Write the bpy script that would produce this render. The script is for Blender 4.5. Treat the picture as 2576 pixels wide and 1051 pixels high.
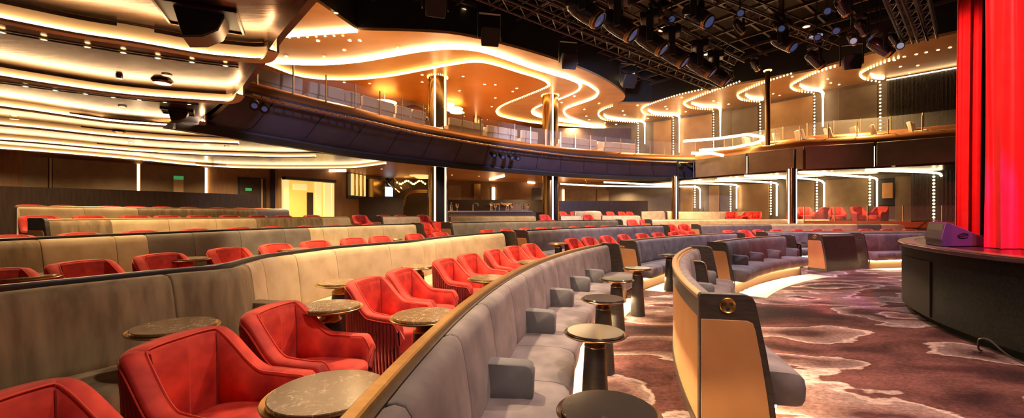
import bpy, math, random
from mathutils import Vector, Matrix
random.seed(7)
PI = math.pi
SC = bpy.context.scene
COL = SC.collection
for o in list(bpy.data.objects):
    bpy.data.objects.remove(o)

# ------------------------------------------------------------------ camera, world, exposure
FPX, VH, CX, EYE = 1050.0, 538.0, 1288.0, 1.5
cam = bpy.data.cameras.new('camera')
cam.sensor_width = 36.0
cam.lens = 36.0 * FPX / 2576.0
cam.shift_y = (VH - 525.5) / 2576.0
cam.clip_start = 0.05
camo = bpy.data.objects.new('camera', cam)
camo.location = (0, 0, EYE)
camo.rotation_euler = (PI / 2, 0, 0)
COL.objects.link(camo)
SC.camera = camo
SC.view_settings.view_transform = 'Standard'
SC.view_settings.look = 'None'
SC.view_settings.gamma = 1
SC.view_settings.use_curve_mapping = False
SC.view_settings.exposure = 0.12
w = bpy.data.worlds.new('world')
SC.world = w
w.use_nodes = True
w.node_tree.nodes['Background'].inputs[0].default_value = (1.0, 0.72, 0.50, 1)
w.node_tree.nodes['Background'].inputs[1].default_value = 0.07
WARM = (1.0, 0.66, 0.30)
WARM2 = (1.0, 0.74, 0.42)


def lamp(kind, name, loc, energy, color, target=None, size=0.3, spot=None, blend=0.6):
    l = bpy.data.lights.new(name, kind)
    l.energy = energy
    l.color = color
    if kind == 'AREA':
        l.size = size
    elif kind in ('SPOT', 'POINT'):
        l.shadow_soft_size = size
    if kind == 'SPOT':
        l.spot_size = math.radians(spot or 60)
        l.spot_blend = blend
    o = bpy.data.objects.new(name, l)
    o.location = loc
    if target is not None:
        d = Vector(target) - Vector(loc)
        o.rotation_euler = d.to_track_quat('-Z', 'Y').to_euler()
    COL.objects.link(o)
    return o


# house spotlights in the rig over front rows and stage, plus one added fill
lamp('SPOT', 'rig_or_fill_light', (1.6, 6.0, 5.6), 900, (1.0, 0.74, 0.52), (0.9, 5.2, 0), 0.12, 95)
lamp('SPOT', 'rig_or_fill_light', (1.4, 1.6, 5.4), 480, (1.0, 0.76, 0.60), (0.6, 3.0, 0.4), 0.12, 80)
lamp('SPOT', 'rig_or_fill_light', (-1.2, 0.4, 5.4), 1100, (1.0, 0.70, 0.42), (-1.8, 2.4, 0.4), 0.10, 80)
lamp('SPOT', 'rig_or_fill_light', (-1.8, 4.6, 5.6), 2100, (1.0, 0.72, 0.40), (-1.7, 4.8, 0.4), 0.12, 85)
lamp('SPOT', 'rig_or_fill_light', (2.4, -1.2, 5.2), 750, (1.0, 0.70, 0.60), (1.8, 4.0, 0.3), 0.12, 60)  # added unseen fill behind the camera, brightens the front bench end panel
lamp('SPOT', 'rig_or_fill_light', (4.8, 9.6, 5.9), 1300, (0.92, 0.80, 0.96), (5.3, 10.6, 0), 0.15, 95)
lamp('SPOT', 'rig_or_fill_light', (3.8, 4.5, 5.6), 1100, (1.0, 0.68, 0.60), (3.2, 4.4, 0), 0.15, 80)
lamp('SPOT', 'rig_or_fill_light', (8.6, 11.5, 5.9), 1300, (0.72, 0.70, 1.0), (9.6, 12.6, 0.2), 0.15, 95)
lamp('SPOT', 'rig_or_fill_light', (-0.4, 8.8, 5.8), 1900, (1.0, 0.74, 0.46), (-0.6, 9.4, 0.5), 0.15, 95)
lamp('SPOT', 'rig_or_fill_light', (2.8, 13.0, 5.9), 1900, (1.0, 0.76, 0.56), (3.0, 13.8, 0.5), 0.15, 100)
lamp('SPOT', 'rig_or_fill_light', (8.0, 16.6, 5.6), 2200, (1.0, 0.72, 0.46), (8.4, 17.2, 0.5), 0.15, 115)
lamp('SPOT', 'stage_light', (5.2, 6.0, 5.6), 1800, (1.0, 0.16, 0.14), (8.7, 8.0, 3.2), 0.15, 60)
lamp('SPOT', 'stage_light', (4.2, 2.6, 4.8), 2200, (1.0, 0.20, 0.18), (6.5, 5.0, 3.6), 0.15, 80)
lamp('SPOT', 'stage_light', (8.4, 4.4, 4.8), 1500, (1.0, 0.03, 0.12), (6.6, 5.6, 1.0), 0.1, 36)
lamp('SPOT', 'stage_light', (5.2, 3.4, 3.9), 900, (0.55, 0.08, 1.0), (6.05, 5.6, 1.2), 0.1, 22)
# blue wash on the balcony fascia
lamp('SPOT', 'rig_or_fill_light', (3.0, 11.5, 5.6), 3600, (0.72, 0.66, 1.0), (4.0, 23, 3.1), 0.2, 70, 0.3)
lamp('SPOT', 'rig_or_fill_light', (-2.5, 9.0, 5.2), 420, (0.80, 0.66, 0.9), (-5.5, 14, 2.8), 0.2, 70, 0.3)
# lamps of the low soffit and of the balcony ceiling
for x_, y_, e_ in ((-4.3, 4.6, 260), (-6.2, 6.4, 260), (-4.6, 7.4, 260), (-9.5, 7.0, 300), (-8.0, 9.2, 240), (-12, 9.5, 260), (-11, 13, 260), (-6.0, 13, 420), (-2.5, 17.5, 560), (-9.5, 17, 420), (1.5, 20.5, 560), (5.5, 21.5, 560), (-4.5, 20.5, 560),
                   (9.5, 21.5, 560), (13, 18.2, 560), (-15.3, 12.4, 420), (-13.4, 14.8, 420), (-11.3, 17.0, 420), (-9.2, 19.0, 500), (-5.5, 22.5, 700), (0.5, 25.5, 800), (6, 27, 800), (-2.5, 27, 800), (3, 29, 900), (7.5, 29.3, 900), (10.5, 25.5, 700), (14.5, 21, 500)):
    lamp('SPOT', 'soffit_light', (x_, y_, 3.35), e_, (1.0, 0.68, 0.34), (x_, y_, 0), 0.08, 155, 0.9)
for x_, y_ in ((-6, 16), (-7, 21), (-2.5, 20.5), (0.5, 24), (4.5, 24.5), (-2, 27), (8.5, 25), (12.5, 21.8), (15.5, 18.5), (4, 28)):
    lamp('SPOT', 'balcony_light', (x_, y_, 7.6), 2200, (1.0, 0.62, 0.26), (x_, y_, 0), 0.1, 140, 0.9)


# ------------------------------------------------------------------ projection of surveyed points
def bp(u, v, z):
    Y = (EYE - z) * FPX / (v - VH)
    return Vector(((u - CX) / FPX * Y, Y, z))


def at(u, v, Y):
    return Vector(((u - CX) / FPX * Y, Y, EYE - (v - VH) * Y / FPX))


CC = (12.83, 0.50)                       # centre of the curved rows


def th_of(x, y):
    return math.atan2(y - CC[1], CC[0] - x)


def ray_c(u, R):
    m = (u - CX) / FPX
    a = m * m + 1
    b = -2 * (m * CC[0] + CC[1])
    c = CC[0] ** 2 + CC[1] ** 2 - R * R
    Y = (-b + math.sqrt(max(b * b - 4 * a * c, 0))) / 2 / a
    return m * Y, Y


def th_u(u, R):
    return th_of(*ray_c(u, R))


def pol(r, th, z=0.0):
    return Vector((CC[0] - r * math.cos(th), CC[1] + r * math.sin(th), z))


# ------------------------------------------------------------------ materials
MATS = {}


def mat(name, col, rough=0.6, metal=0.0, sheen=0.0, emit=None, strength=0.0, noise=None, nscale=6.0, bump=0.0,
        bscale=60.0, stretch=None, alpha=1.0, coat=0.0, spec=None, trans=0.0):
    if name in MATS:
        return MATS[name]
    m = bpy.data.materials.new(name)
    m.use_nodes = True
    nt = m.node_tree
    b = nt.nodes['Principled BSDF']
    b.inputs['Base Color'].default_value = (*col, 1)
    b.inputs['Roughness'].default_value = rough
    b.inputs['Metallic'].default_value = metal
    if spec is not None:
        b.inputs['Specular IOR Level'].default_value = spec
    if sheen:
        b.inputs['Sheen Weight'].default_value = sheen
        b.inputs['Sheen Roughness'].default_value = 0.35
        b.inputs['Sheen Tint'].default_value = (min(1, col[0] * 1.6 + .25), min(1, col[1] * 1.6 + .2), min(1, col[2] * 1.6 + .18), 1)
    if coat:
        b.inputs['Coat Weight'].default_value = coat
        b.inputs['Coat Roughness'].default_value = 0.1
    if trans:
        b.inputs['Transmission Weight'].default_value = trans
    if emit:
        b.inputs['Emission Color'].default_value = (*emit, 1)
        b.inputs['Emission Strength'].default_value = strength
    if alpha < 1:
        b.inputs['Alpha'].default_value = alpha
    tc = None
    if noise or bump:
        tc = nt.nodes.new('ShaderNodeTexCoord')
        mp = nt.nodes.new('ShaderNodeMapping')
        nt.links.new(tc.outputs['Object'], mp.inputs[0])
        if stretch:
            mp.inputs['Scale'].default_value = stretch
    if noise:
        n = nt.nodes.new('ShaderNodeTexNoise')
        n.inputs['Scale'].default_value = nscale
        n.inputs['Detail'].default_value = 4
        nt.links.new(mp.outputs[0], n.inputs['Vector'])
        r = nt.nodes.new('ShaderNodeValToRGB')
        r.color_ramp.elements[0].position = 0.36
        r.color_ramp.elements[1].position = 0.66
        r.color_ramp.elements[0].color = (*col, 1)
        r.color_ramp.elements[1].color = (*noise, 1)
        nt.links.new(n.outputs[0], r.inputs[0])
        nt.links.new(r.outputs[0], b.inputs['Base Color'])
    if bump:
        n2 = nt.nodes.new('ShaderNodeTexNoise')
        n2.inputs['Scale'].default_value = bscale
        n2.inputs['Detail'].default_value = 3
        nt.links.new(mp.outputs[0], n2.inputs['Vector'])
        bu = nt.nodes.new('ShaderNodeBump')
        bu.inputs['Strength'].default_value = bump
        bu.inputs['Distance'].default_value = 0.01
        nt.links.new(n2.outputs[0], bu.inputs['Height'])
        nt.links.new(bu.outputs[0], b.inputs['Normal'])
    MATS[name] = m
    return m


M = {}
M['red'] = mat('red velvet', (0.36, 0.010, 0.008), 0.75, sheen=0.7, noise=(0.85, 0.065, 0.032), nscale=5.5)
M['red_pipe'] = mat('red velvet piping', (0.75, 0.06, 0.03), 0.7, sheen=0.5)
M['red_pleat'] = mat('pleated red velvet', (0.20, 0.006, 0.006), 0.75, sheen=0.35, noise=(0.32, 0.012, 0.009), nscale=9)
M['grey'] = mat('grey velvet', (0.12, 0.098, 0.10), 0.8, sheen=0.3, noise=(0.20, 0.165, 0.165), nscale=5)
M['greyarm'] = mat('dark grey velvet', (0.10, 0.095, 0.10), 0.8, sheen=0.25, noise=(0.14, 0.13, 0.135), nscale=5)
M['taupe'] = mat('taupe velvet', (0.17, 0.118, 0.062), 0.8, sheen=0.35, noise=(0.31, 0.225, 0.125), nscale=4, bump=0.25, bscale=5, stretch=(3, 3, .5))
M['sand'] = mat('sand velvet', (0.44, 0.33, 0.19), 0.8, sheen=0.4, noise=(0.55, 0.43, 0.27), nscale=5)
M['brown'] = mat('grey brown velvet', (0.13, 0.105, 0.085), 0.8, sheen=0.3, noise=(0.18, 0.15, 0.12), nscale=5)
M['gold'] = mat('brushed brass', (0.55, 0.34, 0.13), 0.32, metal=1, noise=(0.46, 0.28, 0.10), nscale=30)
M['gold_soft'] = mat('champagne metal', (0.62, 0.44, 0.24), 0.4, metal=0.9)
M['veneer'] = mat('dark veneer', (0.030, 0.022, 0.018), 0.38, noise=(0.055, 0.04, 0.03), nscale=8, stretch=(1, 1, 8))
M['leather'] = mat('tan ribbed leather', (0.42, 0.19, 0.065), 0.6, noise=(0.46, 0.215, 0.08), nscale=5)
M['wood_dark'] = mat('dark brown veneer', (0.040, 0.024, 0.018), 0.45, noise=(0.065, 0.040, 0.030), nscale=7, stretch=(4, 4, .4))
M['wood_mid'] = mat('walnut panel', (0.21, 0.105, 0.04), 0.45, noise=(0.27, 0.14, 0.055), nscale=6, stretch=(6, 6, .4))
M['plinth'] = mat('bronze plinth', (0.16, 0.10, 0.055), 0.5, metal=0.4)
M['black'] = mat('black paint', (0.012, 0.012, 0.013), 0.5)
M['black_m'] = mat('black steel', (0.035, 0.030, 0.030), 0.35, metal=0.3)
M['steel'] = mat('grey rig steel', (0.10, 0.085, 0.08), 0.4, metal=0.6)
M['bronze_c'] = mat('bronze ceiling', (0.085, 0.047, 0.030), 0.23, metal=0.95, noise=(0.16, 0.095, 0.06), nscale=1.2, bump=0.12, bscale=5, stretch=(1, 6, 1))
M['gold_c'] = mat('gold ceiling', (0.62, 0.40, 0.21), 0.40, metal=0.6, noise=(0.70, 0.47, 0.27), nscale=0.7, bump=0.15, bscale=3, stretch=(1, 3, 1))
M['amber_c'] = mat('amber ceiling', (0.60, 0.28, 0.07), 0.40, metal=0.6, noise=(0.68, 0.34, 0.10), nscale=0.6, bump=0.15, bscale=3)
M['copper'] = mat('copper band', (0.44, 0.19, 0.07), 0.35, metal=0.8)
M['fascia'] = mat('slate fascia', (0.052, 0.052, 0.082), 0.55, noise=(0.070, 0.068, 0.105), nscale=1.5)
M['strip'] = mat('warm led strip', (1, .8, .5), 0.5, emit=WARM2, strength=9)
M['strip_hot'] = mat('bright led strip', (1, .8, .5), 0.5, emit=(1, .72, .40), strength=28)
M['strip_line'] = mat('white led line', (1, .8, .5), 0.5, emit=(1, .74, .40), strength=16)
M['strip_amber'] = mat('amber led strip', (1, .8, .4), 0.5, emit=(1, .58, .16), strength=7)
M['bulb'] = mat('small warm bulb', (1, .9, .6), 0.5, emit=(1, .72, .28), strength=7)
M['down'] = mat('downlight glass', (1, .9, .7), 0.5, emit=(1, .74, .36), strength=10)
M['floorstrip'] = mat('floor led strip', (1, .8, .5), 0.5, emit=(1, .70, .36), strength=220)
M['cream'] = mat('cream upholstery', (0.52, 0.43, 0.33), 0.7, sheen=0.2)
M['wallfab'] = mat('tan wall fabric', (0.19, 0.13, 0.068), 0.6, noise=(0.23, 0.16, 0.085), nscale=3)
M['wallgold'] = mat('gold wall panel', (0.30, 0.19, 0.10), 0.42, metal=0.5, noise=(0.36, 0.23, 0.12), nscale=2)
M['wallgrey'] = mat('grey wall panel', (0.13, 0.105, 0.085), 0.5, metal=0.3, noise=(0.16, 0.13, 0.10), nscale=2)
M['ribbed'] = mat('charcoal slat wall', (0.035, 0.030, 0.026), 0.4)
M['curtain'] = mat('red stage curtain', (0.66, 0.008, 0.010), 0.7, sheen=0.4, noise=(0.72, 0.016, 0.018), nscale=5)
M['glass'] = mat('balustrade glass', (0.9, 0.88, 0.82), 0.03, alpha=0.05)
M['chrome'] = mat('polished metal', (0.7, 0.66, 0.6), 0.15, metal=1)
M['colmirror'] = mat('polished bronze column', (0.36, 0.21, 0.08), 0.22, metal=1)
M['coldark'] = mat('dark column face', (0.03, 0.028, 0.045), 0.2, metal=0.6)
M['yellow'] = mat('glowing yellow wall', (0.6, 0.4, 0.08), 0.5, emit=(1, .62, .12), strength=0.7)
M['lobby'] = mat('lit lobby panel', (0.7, 0.55, 0.3), 0.4, emit=(1, .70, .25), strength=0.9)
M['screen'] = mat('cool lit screen', (0.4, 0.5, 0.7), 0.4, emit=(0.55, .75, 1.0), strength=1.6)
M['green'] = mat('green sign', (0.05, 0.30, 0.08), 0.5, emit=(0.1, .6, .2), strength=0.35)
M['lens'] = mat('spotlight lens', (0.05, 0.06, 0.14), 0.1, metal=0.4, emit=(0.35, 0.45, 1.0), strength=0.10)
M['lensw'] = mat('lit led lens', (0.15, 0.15, 0.2), 0.2, emit=(0.8, 0.78, 1.0), strength=0.3)
M['magenta'] = mat('speaker cabinet', (0.045, 0.035, 0.045), 0.6, bump=0.3, bscale=300)
M['stagetop'] = mat('glossy stage floor', (0.045, 0.012, 0.014), 0.22)
M['stageside'] = mat('black stage skirting', (0.006, 0.0055, 0.006), 0.6, noise=(0.012, 0.011, 0.011), nscale=30, spec=.03)


def carpet_mat():
    m = bpy.data.materials.new('patterned carpet')
    m.use_nodes = True
    nt = m.node_tree
    L = nt.links.new
    b = nt.nodes['Principled BSDF']
    b.inputs['Roughness'].default_value = 0.95
    b.inputs['Specular IOR Level'].default_value = 0.1
    tc = nt.nodes.new('ShaderNodeTexCoord')
    mp = nt.nodes.new('ShaderNodeMapping')
    mp.inputs['Scale'].default_value = (0.34, 0.62, 1)
    mp.inputs['Rotation'].default_value = (0, 0, 0.35)
    L(tc.outputs['Object'], mp.inputs[0])

    def noise(scale, detail, dist=0.0, rough=0.5, src=None):
        n = nt.nodes.new('ShaderNodeTexNoise')
        n.inputs['Scale'].default_value = scale
        n.inputs['Detail'].default_value = detail
        n.inputs['Roughness'].default_value = rough
        n.inputs['Distortion'].default_value = dist
        L(src or mp.outputs[0], n.inputs['Vector'])
        return n.outputs[0]

    def ramp(inp, els):
        r = nt.nodes.new('ShaderNodeValToRGB')
        while len(r.color_ramp.elements) < len(els):
            r.color_ramp.elements.new(0.5)
        for e, (p, c) in zip(r.color_ramp.elements, els):
            e.position = p
            e.color = (*c, 1)
        L(inp, r.inputs[0])
        return r.outputs[0]

    def mix(f, a, b_, mode='MIX'):
        x = nt.nodes.new('ShaderNodeMix')
        x.data_type = 'RGBA'
        x.blend_type = mode
        if isinstance(f, float):
            x.inputs[0].default_value = f
        else:
            L(f, x.inputs[0])
        L(a, x.inputs[6])
        L(b_, x.inputs[7])
        return x.outputs[2]
    big = noise(1.35, 6.0, 0.25, 0.46)
    D, Dk, P, Br = (0.040, 0.016, 0.016), (0.017, 0.008, 0.010), (0.36, 0.28, 0.25), (0.080, 0.034, 0.029)
    Rs, Pf = (0.105, 0.045, 0.041), (0.19, 0.14, 0.13)
    base = ramp(big, [(0.0, Dk), (0.34, Dk), (0.40, D), (0.46, Rs), (0.496, Br), (0.501, P), (0.510, P), (0.516, Pf), (0.545, (0.16, 0.10, 0.088)), (0.59, D), (0.618, Br), (0.622, P), (0.628, P), (0.633, Pf), (0.67, D), (0.75, Dk)])
    fine = noise(60, 2, 0, 0.7)
    spk = ramp(fine, [(0.3, (0.55, 0.55, 0.55)), (0.7, (1.35, 1.3, 1.3))])
    mid = noise(3.2, 4, 0.6)
    md = ramp(mid, [(0.3, (0.65, 0.6, 0.6)), (0.7, (1.5, 1.4, 1.35))])
    c = mix(1.0, base, spk, 'MULTIPLY')
    c = mix(1.0, c, md, 'MULTIPLY')
    L(c, b.inputs['Base Color'])
    return m


def marble_mat(name, base, vein, rough=0.12, sc=9.0, lo=.5):
    m = bpy.data.materials.new(name)
    m.use_nodes = True
    nt = m.node_tree
    L = nt.links.new
    b = nt.nodes['Principled BSDF']
    b.inputs['Roughness'].default_value = rough
    tc = nt.nodes.new('ShaderNodeTexCoord')
    n = nt.nodes.new('ShaderNodeTexNoise')
    n.inputs['Scale'].default_value = sc
    n.inputs['Detail'].default_value = 7
    n.inputs['Distortion'].default_value = 1.4
    L(tc.outputs['Object'], n.inputs['Vector'])
    r = nt.nodes.new('ShaderNodeValToRGB')
    els = [(0.0, base), (0.485, base), (0.50, vein), (0.515, base), (1.0, tuple(x * 1.25 for x in base))]
    while len(r.color_ramp.elements) < len(els):
        r.color_ramp.elements.new(0.5)
    for e, (p, c) in zip(r.color_ramp.elements, els):
        e.position = p
        e.color = (*c, 1)
    L(n.outputs[0], r.inputs[0])
    n2 = nt.nodes.new('ShaderNodeTexNoise')
    n2.inputs['Scale'].default_value = sc * .7
    L(tc.outputs['Object'], n2.inputs['Vector'])
    mr = nt.nodes.new('ShaderNodeMapRange')
    mr.inputs['From Min'].default_value = lo
    mr.inputs['From Max'].default_value = lo + .12
    L(n2.outputs[0], mr.inputs[0])
    x = nt.nodes.new('ShaderNodeMix')
    x.data_type = 'RGBA'
    L(mr.outputs[0], x.inputs[0])
    x.inputs[6].default_value = (*base, 1)
    L(r.outputs[0], x.inputs[7])
    L(x.outputs[2], b.inputs['Base Color'])
    return m


M['carpet'] = carpet_mat()
M['marble'] = marble_mat('dark veined marble', (0.040, 0.032, 0.027), (0.16, 0.12, 0.09), 0.12, 14, .55)
M['marble2'] = marble_mat('brown veined marble', (0.21, 0.125, 0.062), (0.70, 0.55, 0.36), 0.18, 16, .42)


# ------------------------------------------------------------------ mesh helpers
class MB:
    def __init__(s):
        s.v = []
        s.f = []

    def add(s, pts):
        n = len(s.v)
        s.v += [tuple(p) for p in pts]
        return n

    def box(s, c, size, rz=0.0, m=None):
        hx, hy, hz = size[0] / 2, size[1] / 2, size[2] / 2
        R = m or Matrix.Rotation(rz, 3, 'Z')
        P = [Vector(c) + R @ Vector((x * hx, y * hy, z * hz)) for x in (-1, 1) for y in (-1, 1) for z in (-1, 1)]
        n = s.add(P)
        for q in ((0, 1, 3, 2), (4, 6, 7, 5), (0, 4, 5, 1), (2, 3, 7, 6), (0, 2, 6, 4), (1, 5, 7, 3)):
            s.f.append(tuple(n + i for i in q))
        return s

    def loft(s, rings, closed=True, caps=True, loop=False):
        k = len(rings[0])
        n = None
        st = []
        for r in rings:
            st.append(s.add(r))
        m_ = len(rings)
        for i in range(m_ if loop else m_ - 1):
            a, b = st[i], st[(i + 1) % m_]
            for j in range(k if closed else k - 1):
                j2 = (j + 1) % k
                s.f.append((a + j, a + j2, b + j2, b + j))
        if caps and closed and not loop:
            s.f.append(tuple(st[0] + j for j in reversed(range(k))))
            s.f.append(tuple(st[-1] + j for j in range(k)))
        return s

    def tube(s, path, r, n=8, caps=True, loop=False, flat=1.0):
        path = [Vector(p) for p in path]
        rings = []
        N = len(path)
        for i, p in enumerate(path):
            if loop:
                t = path[(i + 1) % N] - path[i - 1]
            else:
                t = path[min(i + 1, N - 1)] - path[max(i - 1, 0)]
            if t.length < 1e-9:
                t = Vector((0, 0, 1))
            t.normalize()
            up = Vector((0, 0, 1)) if abs(t.z) < 0.95 else Vector((1, 0, 0))
            a = t.cross(up).normalized()
            b = a.cross(t)
            rr = r[i] if isinstance(r, (list, tuple)) else r
            rings.append([p + a * (rr * math.cos(2 * PI * k / n)) + b * (rr * flat * math.sin(2 * PI * k / n)) for k in range(n)])
        return s.loft(rings, True, caps, loop)

    def lathe(s, prof, c=(0, 0, 0), n=24, m=None):
        c = Vector(c)
        rings = []
        for r, z in prof:
            ring = [Vector((max(r, 1e-4) * math.cos(2 * PI * k / n), max(r, 1e-4) * math.sin(2 * PI * k / n), z)) for k in range(n)]
            if m is not None:
                ring = [m @ p for p in ring]
            rings.append([c + p for p in ring])
        return s.loft(rings, True, True)

    def prism(s, poly, z0, z1):
        k = len(poly)
        a = s.add([(p[0], p[1], z0) for p in poly])
        b = s.add([(p[0], p[1], z1) for p in poly])
        for j in range(k):
            j2 = (j + 1) % k
            s.f.append((a + j, a + j2, b + j2, b + j))
        s.f.append(tuple(a + j for j in reversed(range(k))))
        s.f.append(tuple(b + j for j in range(k)))
        return s

    def wall(s, path, z0, z1, t=0.1, side=1):
        """vertical wall along an xy path; z0/z1 numbers or lists; thickness t to one side"""
        path = [Vector((p[0], p[1], 0)) for p in path]
        N = len(path)
        rings = []
        for i, p in enumerate(path):
            tt = (path[min(i + 1, N - 1)] - path[max(i - 1, 0)])
            tt.z = 0
            tt.normalize()
            nrm = Vector((-tt.y, tt.x, 0)) * side * t
            a = z0[i] if isinstance(z0, (list, tuple)) else z0
            b = z1[i] if isinstance(z1, (list, tuple)) else z1
            rings.append([Vector((p.x, p.y, a)), Vector((p.x, p.y, b)), Vector((p.x + nrm.x, p.y + nrm.y, b)), Vector((p.x + nrm.x, p.y + nrm.y, a))])
        return s.loft(rings)

    def build(s, name, m, parent=None, smooth=True, bevel=0.0, angle=40, loc=None, segs=2):
        me = bpy.data.meshes.new(name)
        me.from_pydata(s.v, [], s.f)
        me.update()
        import bmesh
        bm = bmesh.new()
        bm.from_mesh(me)
        bmesh.ops.recalc_face_normals(bm, faces=bm.faces)
        if smooth:
            for f in bm.faces:
                f.smooth = True
            ca = math.cos(math.radians(angle))
            for e in bm.edges:
                if len(e.link_faces) == 2 and e.link_faces[0].normal.dot(e.link_faces[1].normal) < ca:
                    e.smooth = False
        bm.to_mesh(me)
        bm.free()
        me.materials.append(m)
        o = bpy.data.objects.new(name, me)
        COL.objects.link(o)
        if parent:
            o.parent = parent
        if loc is not None:
            o.location = loc
        if bevel:
            b = o.modifiers.new('bevel', 'BEVEL')
            b.width = bevel
            b.segments = segs
            b.limit_method = 'ANGLE'
            b.angle_limit = math.radians(35)
        return o


def tag(o, label, cat, group=None, kind=None):
    o['label'] = label
    o['category'] = cat
    if group:
        o['group'] = group
    if kind:
        o['kind'] = kind
    return o


def struct(o):
    o['kind'] = 'structure'
    return o


def empty(name, loc=(0, 0, 0), rz=0.0):
    o = bpy.data.objects.new(name, None)
    o.location = loc
    o.rotation_euler = (0, 0, rz)
    o.empty_display_size = 0.1
    COL.objects.link(o)
    return o


def kids(o):
    return [c for c in ALLCH.get(o.name, [])]


def dup(root, loc, rz=None, label=None, group=None, scale=None):
    r = root.copy()
    COL.objects.link(r)
    r.location = loc
    if rz is not None:
        r.rotation_euler = (0, 0, rz)
    if scale:
        r.scale = (scale, scale, scale)
    if label:
        r['label'] = label
    if group:
        r['group'] = group
    for ch in list(root.children):
        c = ch.copy()
        COL.objects.link(c)
        c.parent = r
        for g in list(ch.children):
            d = g.copy()
            COL.objects.link(d)
            d.parent = c
    return r


ORD = ['first', 'second', 'third', 'fourth', 'fifth', 'sixth', 'seventh', 'eighth', 'ninth', 'tenth', 'eleventh', 'twelfth', 'thirteenth',
       'fourteenth', 'fifteenth', 'sixteenth', 'seventeenth', 'eighteenth', 'nineteenth', 'twentieth', 'twenty-first', 'twenty-second',
       'twenty-third', 'twenty-fourth', 'twenty-fifth']


def catmull(pts, n=6):
    pts = [Vector(p) for p in pts]
    out = []
    for i in range(len(pts) - 1):
        p0, p1, p2, p3 = pts[max(i - 1, 0)], pts[i], pts[i + 1], pts[min(i + 2, len(pts) - 1)]
        for k in range(n):
            t = k / n
            out.append(0.5 * ((2 * p1) + (p2 - p0) * t + (2 * p0 - 5 * p1 + 4 * p2 - p3) * t * t + (3 * p1 - p0 - 3 * p2 + p3) * t ** 3))
    out.append(pts[-1])
    return out


# ------------------------------------------------------------------ rows
ROW = {1: (11.79, 0.0), 2: (13.30, 0.0), 3: (15.40, 0.184), 4: (17.79, 0.326), 5: (20.19, 0.475), 6: (22.58, 0.69), 7: (24.9, 0.98)}
RAILZ = 0.95
_k3 = [(-9, 15.4)] + sorted((th_of(p.x, p.y), math.hypot(p.x - CC[0], p.y - CC[1])) for p in
                            [bp(u, v, 1.134) for u, v in ((0, 718), (250, 694), (420, 677), (548, 668), (642, 643), (820, 621), (960, 610), (1015, 606.7), (1090, 597), (1200, 587), (1250, 584))]) + [(9, 15.4)]


def row_r(row, th):
    if row != 3:
        return ROW[row][0]
    for (a, ra), (b, rb) in zip(_k3, _k3[1:]):
        if a <= th <= b:
            if a < -1:
                return rb
            if b > 2:
                return ra if th < a + .02 else 15.4
            return ra + (rb - ra) * (th - a) / max(b - a, 1e-6)
    return 15.4


# ------------------------------------------------------------------ setting: floor tiers
def annulus(mb, r0, r1, z, a0, a1, n=96, zb=None):
    zb = z - 0.12 if zb is None else zb
    rings = []
    for i in range(n + 1):
        th = a0 + (a1 - a0) * i / n
        rings.append([pol(r0, th, zb), pol(r1, th, zb), pol(r1, th, z), pol(r0, th, z)])
    mb.loft(rings)


mb = MB()
mb.prism([(-6, -4), (30, -4), (30, 26), (-6, 26)], -0.12, 0.0)
for k in range(3, 9):
    r0 = ROW[k - 1][0] + 0.01
    r1 = (ROW[k][0] + 0.01) if k < 8 else 40
    z = ROW[k][1] if k < 8 else 0.98
    annulus(mb, r0, r1, z, -0.35, 2.3, zb=-0.1)
struct(mb.build('floor', M['carpet'], smooth=False))


# ------------------------------------------------------------------ banquette builder
def arc_pillow(mb, row, a0, a1, prof, zf, soft=0.012, nseg=5, puff=0.012):
    cx = sum(p[0] for p in prof) / len(prof)
    cz = sum(p[1] for p in prof) / len(prof)
    R = row_r(row, (a0 + a1) / 2)
    g = soft / R
    ts = [(0.0, 0.93, 0), (0.35, 0.98, 0), (1.0, 1.0, 0)]
    secs = [(a0 + g * t * 1.6, s) for t, s, _ in ts]
    for i in range(1, nseg):
        secs.append((a0 + (a1 - a0) * i / nseg, 1.0))
    secs += [(a1 - g * t * 1.6, s) for t, s, _ in reversed(ts)]
    rings = []
    for th, s in secs:
        u = (th - a0) / (a1 - a0)
        pf = puff * 4 * u * (1 - u)
        rr = row_r(row, th)
        ring = []
        for dr, z in prof:
            d = cx + (dr - cx) * s
            zz = cz + (z - cz) * (1 - (1 - s) * 0.4)
            d += pf * (1 if dr > cx else 0)
            ring.append(pol(rr - d, th, zf + zz))
        rings.append(ring)
    mb.loft(rings)


BACKP = [(0.06, 0.40), (0.15, 0.39), (0.195, 0.42), (0.202, 0.50), (0.192, 0.62), (0.175, 0.75), (0.158, 0.85), (0.145, 0.895), (0.125, 0.922), (0.095, 0.93), (0.065, 0.92)]
SEATP = [(0.12, 0.24), (0.60, 0.235), (0.635, 0.245), (0.655, 0.28), (0.660, 0.36), (0.650, 0.415), (0.622, 0.445), (0.56, 0.458), (0.40, 0.462), (0.12, 0.45)]
CAPP = [(-0.012, 0.0), (-0.012, 0.955), (0.0, 0.972), (0.27, 0.972), (0.315, 0.955), (0.335, 0.92), (0.36, 0.80), (0.40, 0.60), (0.44, 0.35), (0.475, 0.0)]


def sweep(mb, row, a0, a1, prof, zf, n):
    rings = []
    for i in range(n + 1):
        th = a0 + (a1 - a0) * i / n
        rr = row_r(row, th)
        rings.append([pol(rr - dr, th, zf + z) for dr, z in prof])
    mb.loft(rings)


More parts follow.
